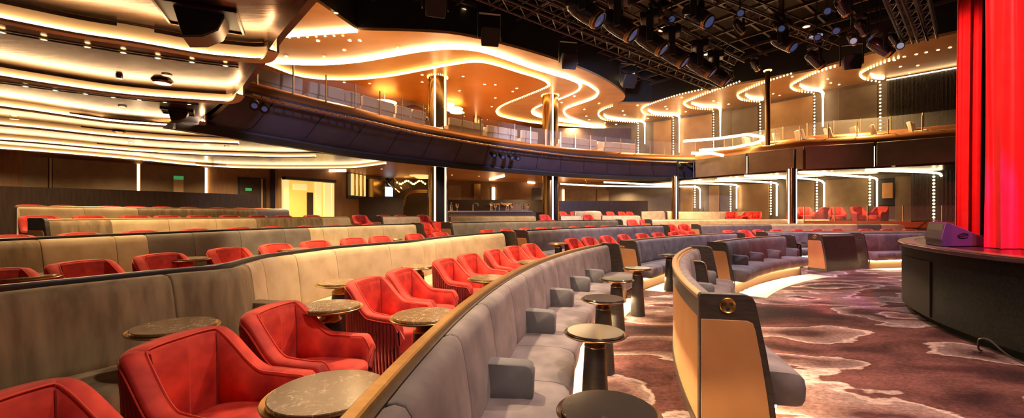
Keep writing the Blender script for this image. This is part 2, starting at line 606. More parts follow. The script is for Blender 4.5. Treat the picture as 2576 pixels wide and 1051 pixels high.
def end_cap(parent, row, th, zf, sgn, face_mat, emblem=False):
    """wedge-shaped end panel; sgn is the outward direction along the row"""
    R = row_r(row, th)
    t = 0.055 / R * sgn
    mb = MB()
    mb.loft([[pol(R - dr, th, zf + z) for dr, z in CAPP], [pol(R - dr, th + t, zf + z) for dr, z in CAPP]])
    cap = mb.build('end_panel', M['veneer'], parent, bevel=0.006)
    inner = [(0.0, 0.07), (0.0, 0.80), (0.28, 0.80), (0.315, 0.785), (0.33, 0.745), (0.365, 0.55), (0.40, 0.32), (0.432, 0.07)]
    mb = MB()
    t2 = t + 0.008 / R * sgn
    mb.loft([[pol(R - dr, th + t * .8, zf + z) for dr, z in inner], [pol(R - dr, th + t2, zf + z) for dr, z in inner]])
    p = mb.build('leather_inset', face_mat, cap, bevel=0.003)
    if emblem:
        c = pol(R - 0.165, th + t + 0.002 / R * sgn, zf + 0.895)
        tang = (pol(R, th + 0.01) - pol(R, th)).normalized() * sgn
        q = tang.to_track_quat('Z', 'Y').to_matrix()
        mb = MB()
        mb.lathe([(0.0, 0), (0.050, 0), (0.052, 0.006), (0.047, 0.010), (0.042, 0.006), (0.0, 0.006)], c, 28, q)
        em = mb.build('brass_emblem', M['gold'], cap)
        mb = MB()
        for k in range(3):
            an = k * 2 * PI / 3 + .5
            mb.lathe([(0.0, 0.005), (0.011, 0.005), (0.012, 0.010), (0.0, 0.012)], c + q @ Vector((0.024 * math.cos(an), 0.020 * math.sin(an), 0)), 10, q)
        mb.build('emblem_relief', M['black_m'], cap)
    return cap


def bench(row, a0, a1, label, fabric, capL=None, capR=None, arms=True, back_mat=None, rail_mat=None, cw=0.6, seats=True, led=True, emblem=False, group=None, mats=None, zf=None, armoff=1, armevery=2, divs=None, armpx=None):
    if zf is None:
        zf = ROW[row][1]
    thm = (a0 + a1) / 2
    root = empty('banquette')
    tag(root, label, 'bench seat', group)
    R = row_r(row, thm)
    n = max(1, round((a1 - a0) * R / cw))
    da = (a1 - a0) / n
    cuts = [a0 + da * i for i in range(n + 1)]
    if divs:
        cuts = [th_u(u, R) for u in divs]
        n = len(cuts) - 1
    ns = max(4, n * 3)
    base = zf if zf == 0 else zf - 0.25
    mb = MB()
    sweep(mb, row, a0, a1, [(0.0, base - zf), (0.0, 0.925), (0.062, 0.925), (0.062, 0.02)], zf, ns)
    mb.build('back_shell', back_mat or M['wood_dark'], root)
    mb = MB()
    sweep(mb, row, a0, a1, [(-0.012, 0.925), (-0.012, 0.948), (-0.004, 0.955), (0.034, 0.955), (0.040, 0.948), (0.040, 0.925)], zf, ns)
    mb.build('top_rail', rail_mat or M['gold_soft'], root)
    if back_mat:
        mb = MB()
        sweep(mb, row, a0, a1, [(-0.006, 0.80), (-0.006, 0.926), (0.02, 0.926), (0.02, 0.80)], zf, ns)
        mb.build('veneer_band', M['veneer'], root)
        mb = MB()
        sweep(mb, row, a0, a1, [(-0.008, 0.0), (-0.008, 0.07), (0.02, 0.07), (0.02, 0.0)], zf, ns)
        mb.build('skirting', M['veneer'], root)
    mb = MB()
    sweep(mb, row, a0, a1, [(0.12, 0.0), (0.465, 0.0), (0.465, 0.235), (0.12, 0.235)], zf, ns)
    mb.build('plinth', M['plinth'], root)
    if led:
        mb = MB()
        sweep(mb, row, a0 + .002, a1 - .002, [(0.47, 0.212), (0.488, 0.212), (0.488, 0.232), (0.47, 0.232)], zf, ns)
        mb.build('light_strip', M['floorstrip'], root)
    gap = 0.003 / R
    for i in range(n):
        fm = mats[i % len(mats)] if mats else fabric
        mb = MB()
        arc_pillow(mb, row, cuts[i] + gap, cuts[i + 1] - gap, BACKP, zf)
        mb.build('back_cushion', fm, root, angle=60)
        if seats:
            mb = MB()
            arc_pillow(mb, row, cuts[i] + gap, cuts[i + 1] - gap, SEATP, zf, 0.016)
            mb.build('seat_cushion', fm, root, angle=60)
    if not seats:
        mb = MB()
        sweep(mb, row, a0, a1, SEATP, zf, ns)
        mb.build('seat_cushion', fabric, root, angle=60)
    if arms:
        ths = [cuts[i] - (0.07 / R if i == n else 0) for i in range(armoff, n + 1, armevery)]
        if armpx:
            ths = [th_of(*bp(u, v, zf + .655)[:2]) + .06 / R for u, v in armpx]
        for th in ths:
            h = 0.06 / R
            mb = MB()
            P = [(0.14, 0.44), (0.43, 0.44), (0.455, 0.46), (0.46, 0.60), (0.448, 0.635), (0.42, 0.65), (0.14, 0.655)]
            rr = row_r(row, th)
            rings = []
            for t, s in ((-1, .93), (-.85, .985), (0, 1), (.85, .985), (1, .93)):
                rings.append([pol(rr - (0.3 + (dr - 0.3) * s), th + h * t, zf + 0.545 + (z - 0.545) * s) for dr, z in P])
            mb.loft(rings)
            mb.build('armrest', M['greyarm'] if fabric in (M['grey'],) else fabric, root, angle=50)
    if capL:
        end_cap(root, row, a0, zf, -1, capL, emblem)
    if capR:
        end_cap(root, row, a1, zf, 1, capR)
    return root


G, T, S, B, LE = M['grey'], M['taupe'], M['sand'], M['brown'], M['leather']
DK = M['veneer']
tu = th_u
R1, R2, R3, R4, R5, R6 = [ROW[i][0] for i in range(1, 7)]
# front row
a_n = th_of(1.165 * 1.1, 2.56 * 1.1 + 0.03)
a_f = th_of(2.75 * 1.1, 6.3 * 1.1)
bench(1, a_n, a_f, 'front bench with tan leather back and emblem panel, nearest the camera', G, capL=LE, capR=DK, arms=True, back_mat=LE, rail_mat=M['gold_soft'], emblem=True, armoff=2)
dvp = empty("divider_panel")
tag(dvp, "dark rounded divider panel standing on the nearest front bench, before its far end", "partition")
_t = a_n + (a_f - a_n) * .80
end_cap(dvp, 1, _t, -0.16, 1, DK)
mbd = MB()
mbd.tube([pol(R1 - dr, _t, z - 0.16) for dr, z in CAPP[1:]], 0.008, 6)
mbd.build("metal_edge", M["gold_soft"], dvp)
bench(1, tu(1782, R1), tu(1962, R1), 'grey front row bench curving behind the nearest emblem panel', G, capL=LE, capR=DK, arms=True, armoff=1, cw=1.0, armevery=1)
bench(1, tu(2143, R1), tu(2420, R1), 'front row bench in blue-grey beside the round stage', G, capL=DK, arms=False, cw=.75)
# row behind it
bench(2, -0.03, tu(1512, R2), 'long grey bench with gold rail running away from the camera', G, capR=DK, rail_mat=M['gold'], armpx=[(1285, 915), (1362, 782), (1422, 728), (1483, 698), (1543, 681)], divs=[-3000, 380, 917, 1085, 1175, 1240, 1286, 1331, 1370, 1407, 1441, 1477, 1512])
bench(2, tu(1562, R2), tu(1843, R2), 'grey bench with tan end panel across the aisle in the second row', G, capL=LE, capR=DK, arms=False, rail_mat=M['gold'])
bench(2, tu(1905, R2), tu(2420, R2), 'dark grey bench behind the second emblem panel, toward the stage', G, capL=LE, arms=False, cw=.7)
# third row
bench(3, tu(-500, R3), tu(1250, R3), 'taupe velvet bench behind the nearest red armchairs', T, capR=LE, armoff=3, armevery=50, rail_mat=M['black_m'], mats=[T, T, T, S, S, S, S, S, S, S, S, S], divs=[-500, -60, 373, 560, 630, 733, 839, 947, 1021, 1060, 1111, 1177, 1250])
bench(3, tu(1296, R3), tu(1660, R3), 'grey bench with tan end panel in the third row centre', G, capL=LE, capR=DK, arms=False, rail_mat=M['black_m'], cw=.72)
bench(3, tu(1742, R3), tu(2272, R3), 'sand coloured third row bench toward the stage side', S, capL=LE, arms=False, rail_mat=M['gold_soft'], mats=[B, B, B, B, S, S, S, S, B, S, S, S], cw=.9)
# fourth row
bench(4, tu(-400, R4), tu(1035, R4), 'taupe fourth row bench on the left side', T, capR=LE, arms=False, rail_mat=M['black_m'], mats=[T, T, S, S, B, B, B, B, S, S, S, S], divs=[-400, -160, 73, 265, 347, 466, 585, 698, 763, 797, 861, 950, 1035], led=False)
bench(4, tu(1114, R4), tu(1548, R4), 'brown-grey fourth row bench in the centre', B, capL=LE, capR=DK, arms=False, rail_mat=M['black_m'], cw=.72, led=False)
bench(4, tu(1625, R4), tu(2250, R4), 'pale fourth row bench toward the far side wall', S, capL=LE, arms=False, rail_mat=M['gold_soft'], cw=.9, led=False)
# fifth row
bench(5, tu(84, R5), tu(872, R5), 'fifth row bench with dark end panel on the left', S, capL=LE, arms=False, mats=[T, S, S, S, T, T, S, S, S, S], cw=.85, led=False, seats=False)
bench(5, tu(944, R5), tu(1049, R5), 'short cream fifth row bench in front of the tall dark screen', S, capL=LE, arms=False, cw=.9, led=False, seats=False)
bench(5, tu(1130, R5), tu(1342, R5), 'cream fifth row bench in front of the bar counter', S, arms=False, cw=.9, led=False, seats=False)
bench(5, tu(1408, R5), tu(1456, R5), 'short cream bench right of the second column', S, arms=False, cw=.9, led=False, seats=False)
bench(5, tu(1512, R5), tu(1606, R5), 'rounded cream bench between the second column and the aisle', S, arms=False, cw=.9, led=False, seats=False)
# sixth row
bench(6, tu(36, R6), tu(720, R6), 'sixth row bench below the long dark parapet', S, arms=False, mats=[S, S, T, T, T, B, S, S, S], cw=.95, led=False, seats=False)
bench(6, tu(1444, R6), tu(1508, R6), 'small cream bench below the tan wall panels', S, arms=False, cw=1.0, led=False, seats=False)
bench(6, tu(1612, R6), tu(1668, R6), 'small cream bench near the yellow wall pier', S, arms=False, cw=1.0, led=False, seats=False)
bench(6, tu(1676, R6), tu(1900, R6), 'long cream bench below the side boxes', S, arms=False, cw=1.0, led=False, seats=False)

# pale strips laid on the floor before the front benches
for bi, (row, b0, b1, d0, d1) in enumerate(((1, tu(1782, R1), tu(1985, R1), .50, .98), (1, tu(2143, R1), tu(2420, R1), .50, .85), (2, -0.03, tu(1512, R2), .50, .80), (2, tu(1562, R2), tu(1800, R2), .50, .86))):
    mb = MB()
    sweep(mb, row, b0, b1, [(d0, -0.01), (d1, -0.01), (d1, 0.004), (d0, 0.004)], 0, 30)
    struct(mb.build(f'trim_{bi + 2}', mat('pale floor strip', (0.40, 0.31, 0.22), 0.7, noise=(0.52, 0.42, 0.32), nscale=9)))

# low partition with emblem panel by the stage
root = empty('low_partition')
tag(root, 'low dark partition with tan emblem panel beside the round stage', 'partition')
a0, a1 = tu(2036, R1), tu(2118, R1)
mb = MB()
sweep(mb, 1, a0, a1, [(0.0, 0), (0.0, 0.95), (0.25, 0.95), (0.32, 0.9), (0.46, 0.0)], 0, 8)
mb.build('body', M['veneer'], root)
mb = MB()
sweep(mb, 1, a0, a1, [(-0.01, 0.95), (-0.01, 0.965), (0.25, 0.965), (0.25, 0.95)], 0, 8)
mb.build('top_rail', M['gold_soft'], root)
end_cap(root, 1, a0, 0, -1, LE, True)


# ------------------------------------------------------------------ armchair
def smooth01(t):
    t = max(0, min(1, t))
    return t * t * (3 - 2 * t)


def make_armchair():
    root = empty('armchair')
    tag(root, 'red velvet tub armchair', 'armchair')
    # plan path (half): back centre -> corner -> arm front ; faces +Y
    hb, sl = 0.235, 0.56
    half = []
    N = 46
    pts = [(0.0, -0.295), (0.10, -0.292), (0.18, -0.283), (0.222, -0.258), (0.250, -0.205), (0.275, -0.09), (0.295, 0.04), (0.303, 0.16), (0.300, 0.27)]
    cp = catmull([(x, y, 0) for x, y in pts], 12)
    # arc length resample
    L = [0]
    for a, b in zip(cp, cp[1:]):
        L.append(L[-1] + (b - a).length)
    tot = L[-1]

    def pos(s):
        d = s * tot
        for i in range(len(L) - 1):
            if L[i + 1] >= d:
                t = (d - L[i]) / max(L[i + 1] - L[i], 1e-9)
                return cp[i].lerp(cp[i + 1], t)
        return cp[-1]

    def height(s):
        s = abs(s)
        z = 0.80 + 0.015 * (1 - min(1, s / .3) ** 2)
        z -= 0.215 * smooth01((s - 0.30) / 0.36)
        z -= 0.012 * smooth01((s - .6) / .3)
        if s > 0.93:
            z -= 0.07 * ((s - 0.93) / 0.07) ** 2
        return z
    K = 2 * 24 * 6
    outer, topr, inner, pipe, pipe2 = [], [], [], [], []
    for i in range(K + 1):
        s = -1 + 2 * i / K
        p = pos(abs(s))
        q = pos(min(1, abs(s) + .01)) - pos(max(0, abs(s) - .01))
        t = Vector((q.x, q.y, 0)).normalized()
        nrm = Vector((t.y, -t.x, 0))          # outward for the right half
        if s < 0:
            p = Vector((-p.x, p.y, 0))
            nrm = Vector((-nrm.x, nrm.y, 0))
        z = height(s)
        pl = 0.011 * abs(math.sin(PI * i / 6)) ** .6
        th = 0.075 if abs(s) > .35 else 0.075 + 0.02 * (1 - abs(s) / .35)
        ov = 0.02 * smooth01(z - .55)
        o_ = lambda d, zz: Vector((p.x + nrm.x * d, p.y + nrm.y * d, zz))
        outer.append([o_(-0.03 + pl, 0.07), o_(-0.012 + pl, 0.25), o_(0.0 + pl, z - 0.16), o_(0.010 + pl * .8, z - 0.07), o_(0.012, z - 0.035), o_(-0.01, z - 0.03), o_(-0.05, 0.2), o_(-0.05, 0.07)])
        inner.append([o_(0.012, z - 0.038), o_(0.012, z - 0.014), o_(0.0, z), o_(-th * .5, z + 0.004), o_(-th + .012, z - 0.004), o_(-th, z - 0.02), o_(-th - 0.015, z - 0.12), o_(-th - 0.02, 0.40), o_(-th + .03, 0.36), o_(-0.01, 0.36)])
        pipe.append(o_(0.013, z - 0.036))
        pipe2.append(o_(-th + .004, z - 0.002))
    mb = MB()
    mb.loft(outer)
    mb.build('pleated_shell', M['red_pleat'], root, angle=75)
    mb = MB()
    mb.loft(inner)
    mb.build('backrest', M['red'], root, angle=70)
    mb = MB()
    mb.tube(pipe[::2], 0.005, 6)
    mb.tube(pipe2[::2], 0.004, 6)
    mb.build('piping', M['red_pipe'], root)
    # seams inside the back
    for sx in (-1, 1):
        mb = MB()
        s = 0.27
        p = pos(s)
        q = pos(s + .01) - pos(s - .01)
        t = Vector((q.x, q.y, 0)).normalized()
        nrm = Vector((t.y * sx, -t.x, 0))
        z = height(s)
        P = [Vector((p.x * sx + nrm.x * d, p.y + nrm.y * d, zz)) for d, zz in ((-0.082, z - 0.02), (-0.100, z - .12), (-0.106, 0.42))]
        mb.tube(P, 0.0035, 6)
        mb.build('back_seam', M['red_pleat'], root)
    # seat cushion
    mb = MB()
    seat = []
    for zz, sc in ((0.28, .97), (0.30, 1.0), (0.40, 1.0), (0.425, .985), (0.44, .94), (0.445, .8)):
        ring = []
        for k in range(36):
            a = 2 * PI * k / 36
            x, y = math.cos(a), math.sin(a)
            e = 0.35
            X = 0.215 * math.copysign(abs(x) ** e, x)
            Y = 0.245 * math.copysign(abs(y) ** e, y)
            if y < 0:
                X *= 1 - 0.15 * smooth01((-Y - .1) / .14)
            else:
                Y += 0.02 * (1 - abs(x))
            ring.append((X * sc, Y * sc + 0.045, zz))
        seat.append(ring)
    mb.loft(seat)
    mb.build('seat_cushion', M['red'], root, angle=50)
    mb = MB()
    mb.box((0, 0.01, 0.20), (0.50, 0.50, 0.20))
    mb.build('seat_base', M['red_pleat'], root, bevel=0.03)
    mb = MB()
    mb.lathe([(0.0, 0), (0.19, 0), (0.20, 0.01), (0.18, 0.05), (0.15, 0.11), (0, .11)], (0, 0, 0), 24)
    mb.build('base', M['black_m'], root)
    return root


chair0 = make_armchair()
_first = [True]
ALLCH = {}


def chair_at(th, r, zf, label, group, yaw=0.0, scale=None):
    # r : radius of the chair's back top
    c = pol(r - 0.29, th, zf)
    scale = scale or 0.96
    d = Vector((math.cos(th), -math.sin(th)))
    rz = math.atan2(-d.x, d.y) + yaw
    if _first[0]:
        _first[0] = False
        chair0.location = c
        chair0.rotation_euler = (0, 0, rz)
        chair0.scale = (scale,) * 3
        chair0['label'] = label
        chair0['group'] = group
        return chair0
    return dup(chair0, c, rz, label, group, scale)


def chair_line(tier, us, where, group, r=None, yaws=None, scale=None):
    rr = r or (ROW[tier][0] - 1.0)
    zf = ROW[tier][1]
    for i, u in enumerate(us):
        th = th_u(u, rr)
        yaw = random.uniform(-.10, .10)
        chair_at(th, rr, zf, f'red velvet tub armchair, {ORD[i]} from the left {where}', group, yaw, scale)


chair_line(3, [-110, 410, 665, 900, 993, 1105, 1165, 1230, 1278, 1323], 'in the nearest line', 'armchairs of the nearest line', 14.42)
chair_line(3, [1430, 1472, 1518, 1562, 1607, 1648, 1690, 1733], 'behind the second row bench', 'armchairs behind the second row bench', 14.45)
chair_line(3, [1827, 1866, 1903, 1947, 2003, 2050, 2100, 2172, 2227, 2285], 'before the sand coloured bench', 'armchairs before the sand coloured bench', 14.45)
chair_line(4, [-60, 190, 390, 560, 683, 780, 877, 946, 1035, 1100], 'seen over the taupe bench', 'armchairs over the taupe bench rail')
chair_line(4, [1220, 1268, 1315, 1357, 1397, 1440, 1480, 1520, 1560, 1598], 'before the brown-grey bench', 'armchairs before the brown-grey bench')
chair_line(4, [1683, 1715, 1753, 1790, 1830, 1867, 1908, 1953, 1995, 2036, 2076], 'before the pale fourth row bench', 'armchairs before the pale fourth row bench')
chair_line(5, [10, 195, 346, 487, 597, 680, 768, 835, 925], 'before the fifth row bench on the left', 'armchairs before the left fifth row bench')
chair_line(5, [1060, 1100, 1147, 1192, 1233, 1275, 1315, 1358, 1455, 1490, 1585, 1618], 'before the fifth row centre benches', 'armchairs before the centre fifth row benches')
chair_line(5, [1715, 1760, 1800, 1836, 1867, 1905], 'in the line under the side boxes', 'armchairs in the dim line under the boxes')
chair_line(6, [92, 222, 332, 415, 495, 575, 645, 710, 780, 900], 'before the left sixth row bench', 'armchairs before the sixth row bench')
chair_line(6, [960, 1005, 1060, 1365, 1425, 1475], 'beyond the fifth row centre benches', 'armchairs beyond the centre benches')
chair_line(7, [70, 155, 270, 335, 400, 470, 545, 603, 655], 'against the long dark parapet', 'armchairs against the parapet', 23.6, scale=.86)
chair_line(7, [1412, 1440, 1470, 1500, 1530, 1560, 1580, 1640], 'below the tan wall panels', 'armchairs below the tan wall panels', 23.6, scale=.8)


# ------------------------------------------------------------------ cocktail tables
def make_table(name, marble, metal, lab):
    root = empty(name)
    tag(root, lab, 'side table')
    mb = MB()
    mb.lathe([(0, 0.690), (0.186, 0.690), (0.190, 0.693), (0.190, 0.703), (0.187, 0.706), (0, 0.706)], n=56)
    mb.build('marble_top', marble, root)
    mb = MB()
    mb.lathe([(0, 0.668), (0.12, 0.668), (0.190, 0.674), (0.207, 0.682), (0.212, 0.690), (0.209, 0.693), (0.203, 0.689), (0.188, 0.684), (0, 0.680)], n=56)
    mb.build('rim', metal, root)
    mb = MB()
    mb.lathe([(0, 0.60), (0.070, 0.60), (0.074, 0.607), (0.072, 0.617), (0.058, 0.630), (0.046, 0.645), (0.050, 0.66), (0.065, 0.669), (0, .669)], n=36)
    mb.build('collar', metal, root)
    mb = MB()
    mb.lathe([(0, 0), (0.104, 0), (0.106, 0.01), (0.088, 0.30), (0.072, 0.585), (0.068, 0.603), (0, 0.603)], n=36)
    mb.build('pedestal', M['pedestal'], root)
    return root


M['pedestal'] = mat('black leather pedestal', (0.016, 0.014, 0.014), 0.45, noise=(0.026, 0.022, 0.022), nscale=12, stretch=(1, 1, 3))
tA = make_table('side_table', M['marble'], mat('dark bronze', (0.20, 0.13, 0.085), 0.3, metal=1), 't')
tB = make_table('side_table', M['marble2'], M['gold'], 't')
used = {}


def table_at(proto, x, y, z, label, group):
    if proto.name not in used:
        used[proto.name] = 1
        proto.location = (x, y, z)
        proto['label'] = label
        proto['group'] = group
        return proto
    return dup(proto, (x, y, z), random.uniform(0, 6), label, group)


grp = 'dark pedestal tables along the gold-railed bench'
for (x, y), lb in zip(((0.393, 1.70), (0.565, 2.84), (0.867, 3.96), (1.29, 5.15), (1.86, 6.18)),
                      ('nearest to the camera at the bottom edge', 'with bright light reflection, second along the grey bench', 'third along the gold-railed grey bench', 'fourth along the gold-railed grey bench', 'beside the aisle, before the tan end panel')):
    table_at(tA, x, y, 0, 'round black marble pedestal table ' + lb, grp)
table_at(tA, 3.09, 8.18, 0, 'round pedestal table by the bench behind the nearest emblem panel', grp)
table_at(tA, 8.1, 11.8, 0, 'small dark pedestal table in the aisle before the low partition', grp)
z3 = ROW[3][1]
grp = 'gold-rimmed tables of the nearest tier'
for (x, y), lb in zip(((-0.637, 1.45), (-0.53, 2.55), (-0.22, 4.03), (0.27, 5.39), (-1.86, 2.30), (-1.22, 2.80), (-1.55, 3.77), (-1.11, 4.93), (0.98, 8.8), (1.94, 8.0)),
                      ('with white veins, largest in view, beside the gold rail', 'beside the gold rail, second from the camera', 'beside the gold rail, third from the camera', 'beside the gold rail, fourth from the camera',
                       'half hidden behind the nearest red armchair', 'between two red armchairs before the sand cushions', 'mostly hidden behind the third red armchair', 'before the far cushions of the taupe bench',
                       'before the grey centre bench', 'at the far end of the long gold rail')):
    table_at(tB, x, y, z3, 'round gold-rimmed marble table ' + lb, grp)
grp = 'gold-rimmed tables of the upper tiers'
for (u, r, tier), lb in zip(((55, 16.75, 4), (470, 16.75, 4), (740, 16.6, 4), (985, 16.9, 4), (1295, 16.9, 4), (1385, 15.9, 4), (1330, 19.0, 5), (720, 19.2, 5)),
                            ('at the left edge before the fourth row', 'behind the second chair over the rail', 'between chairs before the fourth row', 'near the end of the left fourth row bench', 'before the brown-grey bench end', 'behind the third row centre rail', 'before the bar', 'before the left fifth row')):
    x, y = ray_c(u, r)
    table_at(tB, x, y, ROW[tier][1], 'small round gold-rimmed table ' + lb, grp)

# ------------------------------------------------------------------ stage
edge = [(4.6, -2.0), (4.75, 0.5), (4.92, 2.6), (5.08, 4.14), (5.32, 5.05), (5.68, 5.85), (6.25, 6.75), (7.05, 7.55), (8.1, 8.25), (9.6, 8.9), (12, 9.6), (15, 10.0)]
ep = [(p.x, p.y) for p in catmull([(x, y, 0) for x, y in edge], 6)]
poly = ep + [(15, -2)]
root = empty('stage', (6, 4, 0))
tag(root, 'raised round black stage with glossy top lit red', 'stage')


def off(pts, d):
    out = []
    N = len(pts)
    for i, p in enumerate(pts):
        a = pts[max(i - 1, 0)]
        b = pts[min(i + 1, N - 1)]
        t = Vector((b[0] - a[0], b[1] - a[1])).normalized()
        out.append((p[0] + t.y * d, p[1] - t.x * d))
    return out


def local(mb, o):
    mb.v = [(x - o[0], y - o[1], z - o[2]) for x, y, z in mb.v]
    return mb


SO = (6, 4, 0)
mb = MB()
mb.prism(off(ep, 0.05) + [(15, -2)], 0.10, 1.0)
local(mb, SO).build('skirting', M['stageside'], root)
mb = MB()
mb.prism(off(ep, 0.14) + [(15, -2)], 0.0, 0.10)
local(mb, SO).build('toe_kick', mat('matt black base', (0.006, 0.006, 0.006), 0.9, spec=0.0), root)
mb = MB()
mb.prism(poly, 1.0, 1.06)
local(mb, SO).build('stage_floor', M['stagetop'], root, bevel=0.012)
mb = MB()
e2 = off(ep, 0.012)
e3 = off(ep, 0.20)
mb.loft([[Vector((a[0], a[1], 1.055)), Vector((b[0], b[1], 1.055)), Vector((b[0], b[1], 1.064)), Vector((a[0], a[1], 1.064))] for a, b in zip(e2, e3)])
local(mb, SO).build('edge_nosing', mat('brown stage nosing', (0.13, 0.085, 0.055), 0.3), root)
mb = MB()
hp = off(ep, 0.043)
ha = min(range(len(hp)), key=lambda i: abs(hp[i][1] - 6.65))
hb_ = min(range(len(hp)), key=lambda i: abs(hp[i][1] - 5.5))
mb.wall([hp[i] for i in range(min(ha, hb_), max(ha, hb_) + 1)], 0.12, 0.86, 0.012)
local(mb, SO).build('access_door', mat('dark stage hatch', (0.014, 0.010, 0.010), 0.6, spec=.03), root)

# stage monitor
P1, P2, P3 = Vector((6.01, 6.08, 1.064)), Vector((5.67, 5.50, 1.064)), Vector((6.37, 5.63, 1.064))
root = empty('stage_monitor', P2)
tag(root, 'black wedge stage monitor glowing purple on the stage edge', 'speaker')
dx = (P3 - P2)
wd = (P1 - P2) * 0.95
prof = [(0.0, 0.0), (0.0, 0.06), (-.03, 0.10), (0.07, 0.315), (0.16, 0.325), (1.0, 0.12), (1.0, 0.02), (0.97, 0)]
mb = MB()
mb.loft([[dx * a + Vector((0, 0, b)) + wd * k for a, b in prof] for k in (0, 1)])
mb.build('cabinet', M['magenta'], root, bevel=0.012)
mb = MB()
g = [dx * .005 + Vector((0, 0, .10)), dx * .065 + Vector((0, 0, .30))]
g = [v + Vector((-0.012, -0.004, 0)) for v in g]
mb.loft([[g[0] + wd * k, g[1] + wd * k, g[1] + wd * k + dx * .02, g[0] + wd * k + dx * .02] for k in (.06, .94)])
mb.build('connector_plate', mat('speaker back plate', (0.07, 0.055, 0.04), 0.5), root)
mb = MB()
hc = dx * .48 + Vector((0, 0, .15))
nn = Vector((dx.y, -dx.x, 0)).normalized()
fr = [hc + dx.normalized() * (0.085 * math.cos(2 * PI * k / 24)) + Vector((0, 0, 0.03 * math.sin(2 * PI * k / 24))) + nn * .004 for k in range(24)]
mb.tube(fr, 0.008, 8, loop=True)
mb.box(hc + nn * .001, (0.12, 0.012, 0.04), math.atan2(dx.y, dx.x))
mb.build('handle', M['black'], root)

# cable on the floor
mb = MB()
mb.tube(catmull([(5.12, 4.55, 0.012), (5.03, 4.50, 0.05), (4.98, 4.45, 0.16), (4.97, 4.35, 0.19), (4.98, 4.22, 0.10), (5.02, 4.10, 0.03), (4.98, 3.9, 0.012), (4.85, 3.6, 0.012)], 8), 0.009, 8)
tag(mb.build('cable', M['black_m']), 'black cable looping on the carpet against the stage foot', 'cable')


# curtains
def curtain(name, p0, p1, z0, z1, folds, amp, label, flare=0.0, m=M['curtain']):
    p0, p1 = Vector((*p0, 0)), Vector((*p1, 0))
    d = p1 - p0
    nrm = Vector((-d.y, d.x, 0)).normalized()
    mb = MB()
    K = folds * 12
    NZ = 14
    rings = []
    for j in range(NZ + 1):
        t = j / NZ
        z = z0 + (z1 - z0) * t
        row = []
        for i in range(K + 1):
            s = i / K
            ph = 2 * PI * folds * s
            a = amp * (0.75 + .25 * math.sin(1.7 * ph + .6)) * (1 + flare * (1 - t) ** 3)
            off_ = a * math.sin(ph + .25 * math.sin(ph * .5) + .2 * math.sin(5 * t)) + .35 * amp * math.sin(2.3 * ph + 1)
            p = p0 + d * (s + 0.01 * math.sin(6 * t + ph)) + nrm * off_
            row.append(Vector((p.x, p.y, z)))
        rings.append(row)
    back = [[v + nrm * 0.012 for v in r] for r in rings]
    full = [r + list(reversed(b)) for r, b in zip(rings, back)]
    mb.loft(full)
    o = mb.build(name, m, angle=80)
    tag(o, label, 'curtain', None)
    return o


curtain('stage_curtain', (6.05, 5.35), (7.3, 4.1), 1.07, 9.3, 8, 0.07, 'full height red velvet curtain at the right edge of the stage', 0.5)
o = curtain('stage_curtain', (8.58, 8.02), (8.93, 7.95), 1.07, 9.3, 2, 0.06, 'narrow red velvet curtain strip beside the dark gap', 0.3)
for v in o.data.vertices:
    t = (v.co.z - 1.07) / 8.2
    v.co.x += .10 * (t - .35)
curtain('masking_curtain', (9.22, 8.6), (12.5, 7.6), 1.07, 9.3, 9, 0.03, 'black masking drape in the gap between the red curtains', 0.0, M['black'])

exec_marker = None
# ------------------------------------------------------------------ lights strips and downlights
def strip(path, m, r=0.022, name='light_strip', parent=None, n=6, flat=1.0):
    mb = MB()
    mb.tube(path, r, n, flat=flat)
    return mb.build(name, m, parent)


def bulbs(path, m, spacing, r, name, label, group, parent=None):
    """a row of small bulbs along a path, one part"""
    pts = [Vector(p) for p in path]
    mb = MB()
    d = 0
    nxt = 0
    cnt = 0
    for a, b in zip(pts, pts[1:]):
        L = (b - a).length
        while nxt <= d + L:
            c = a.lerp(b, (nxt - d) / max(L, 1e-9))
            mb.lathe([(0, -r), (r * .75, -r * .6), (r, 0), (r * .75, r * .6), (0, r)], c, 6)
            cnt += 1
            nxt += spacing
        d += L
    o = mb.build(name, m, parent)
    return o


down0 = None


def downlight(p, label, group, r=0.05):
    global down0
    if down0 is None:
        root = empty('downlight', p)
        tag(root, label, 'ceiling light', group)
        mb = MB()
        mb.lathe([(0, -.004), (0.036, -.004), (0.036, 0.0), (0, 0.0)], n=16)
        mb.build('lens', M['down'], root)
        mb = MB()
        mb.lathe([(0.036, 0), (0.038, -0.008), (0.05, -0.008), (0.052, 0.0)], n=16)
        mb.build('trim_ring', M['gold_soft'], root)
        down0 = root
        root.scale = (r / .05,) * 3
        return root
    return dup(down0, p, 0, label, group, r / .05)


# ------------------------------------------------------------------ near soffit on the left
ZS = 3.65
Z1, Z2, Z3 = ZS + .26, ZS + .20, ZS + .16
edge_pts = [bp(u, v, ZS) for u, v in ((800, 0), (697, 118), (612, 232), (516, 318))]
# three stepped panels: far edges (lips)
lip1 = [bp(u, v, ZS) for u, v in ((-420, -30), (0, 53), (200, 91), (340, 112), (511, 141), (600, 150), (650, 154), (680, 150), (696, 128))]
lip2 = [bp(u, v, ZS) for u, v in ((-420, 120), (0, 194), (266, 234), (400, 247), (533, 256), (575, 258), (600, 252), (611, 238))]
lip3 = [bp(u, v, ZS) for u, v in ((-420, 225), (0, 269), (266, 306), (400, 317), (480, 322), (508, 319), (516, 306))]
z35 = 3.5
lip4 = [bp(u, v, z35) for u, v in ((-420, 290), (0, 317), (266, 344), (440, 357), (602, 364))]
lip5 = [bp(u, v, z35) for u, v in ((-420, 335), (0, 354), (320, 381), (500, 391), (700, 397), (796, 396))]
lip6 = [bp(u, v, z35) for u, v in ((-300, 362), (0, 377), (320, 402), (500, 419), (643, 425), (860, 425), (930, 420), (972, 414))]


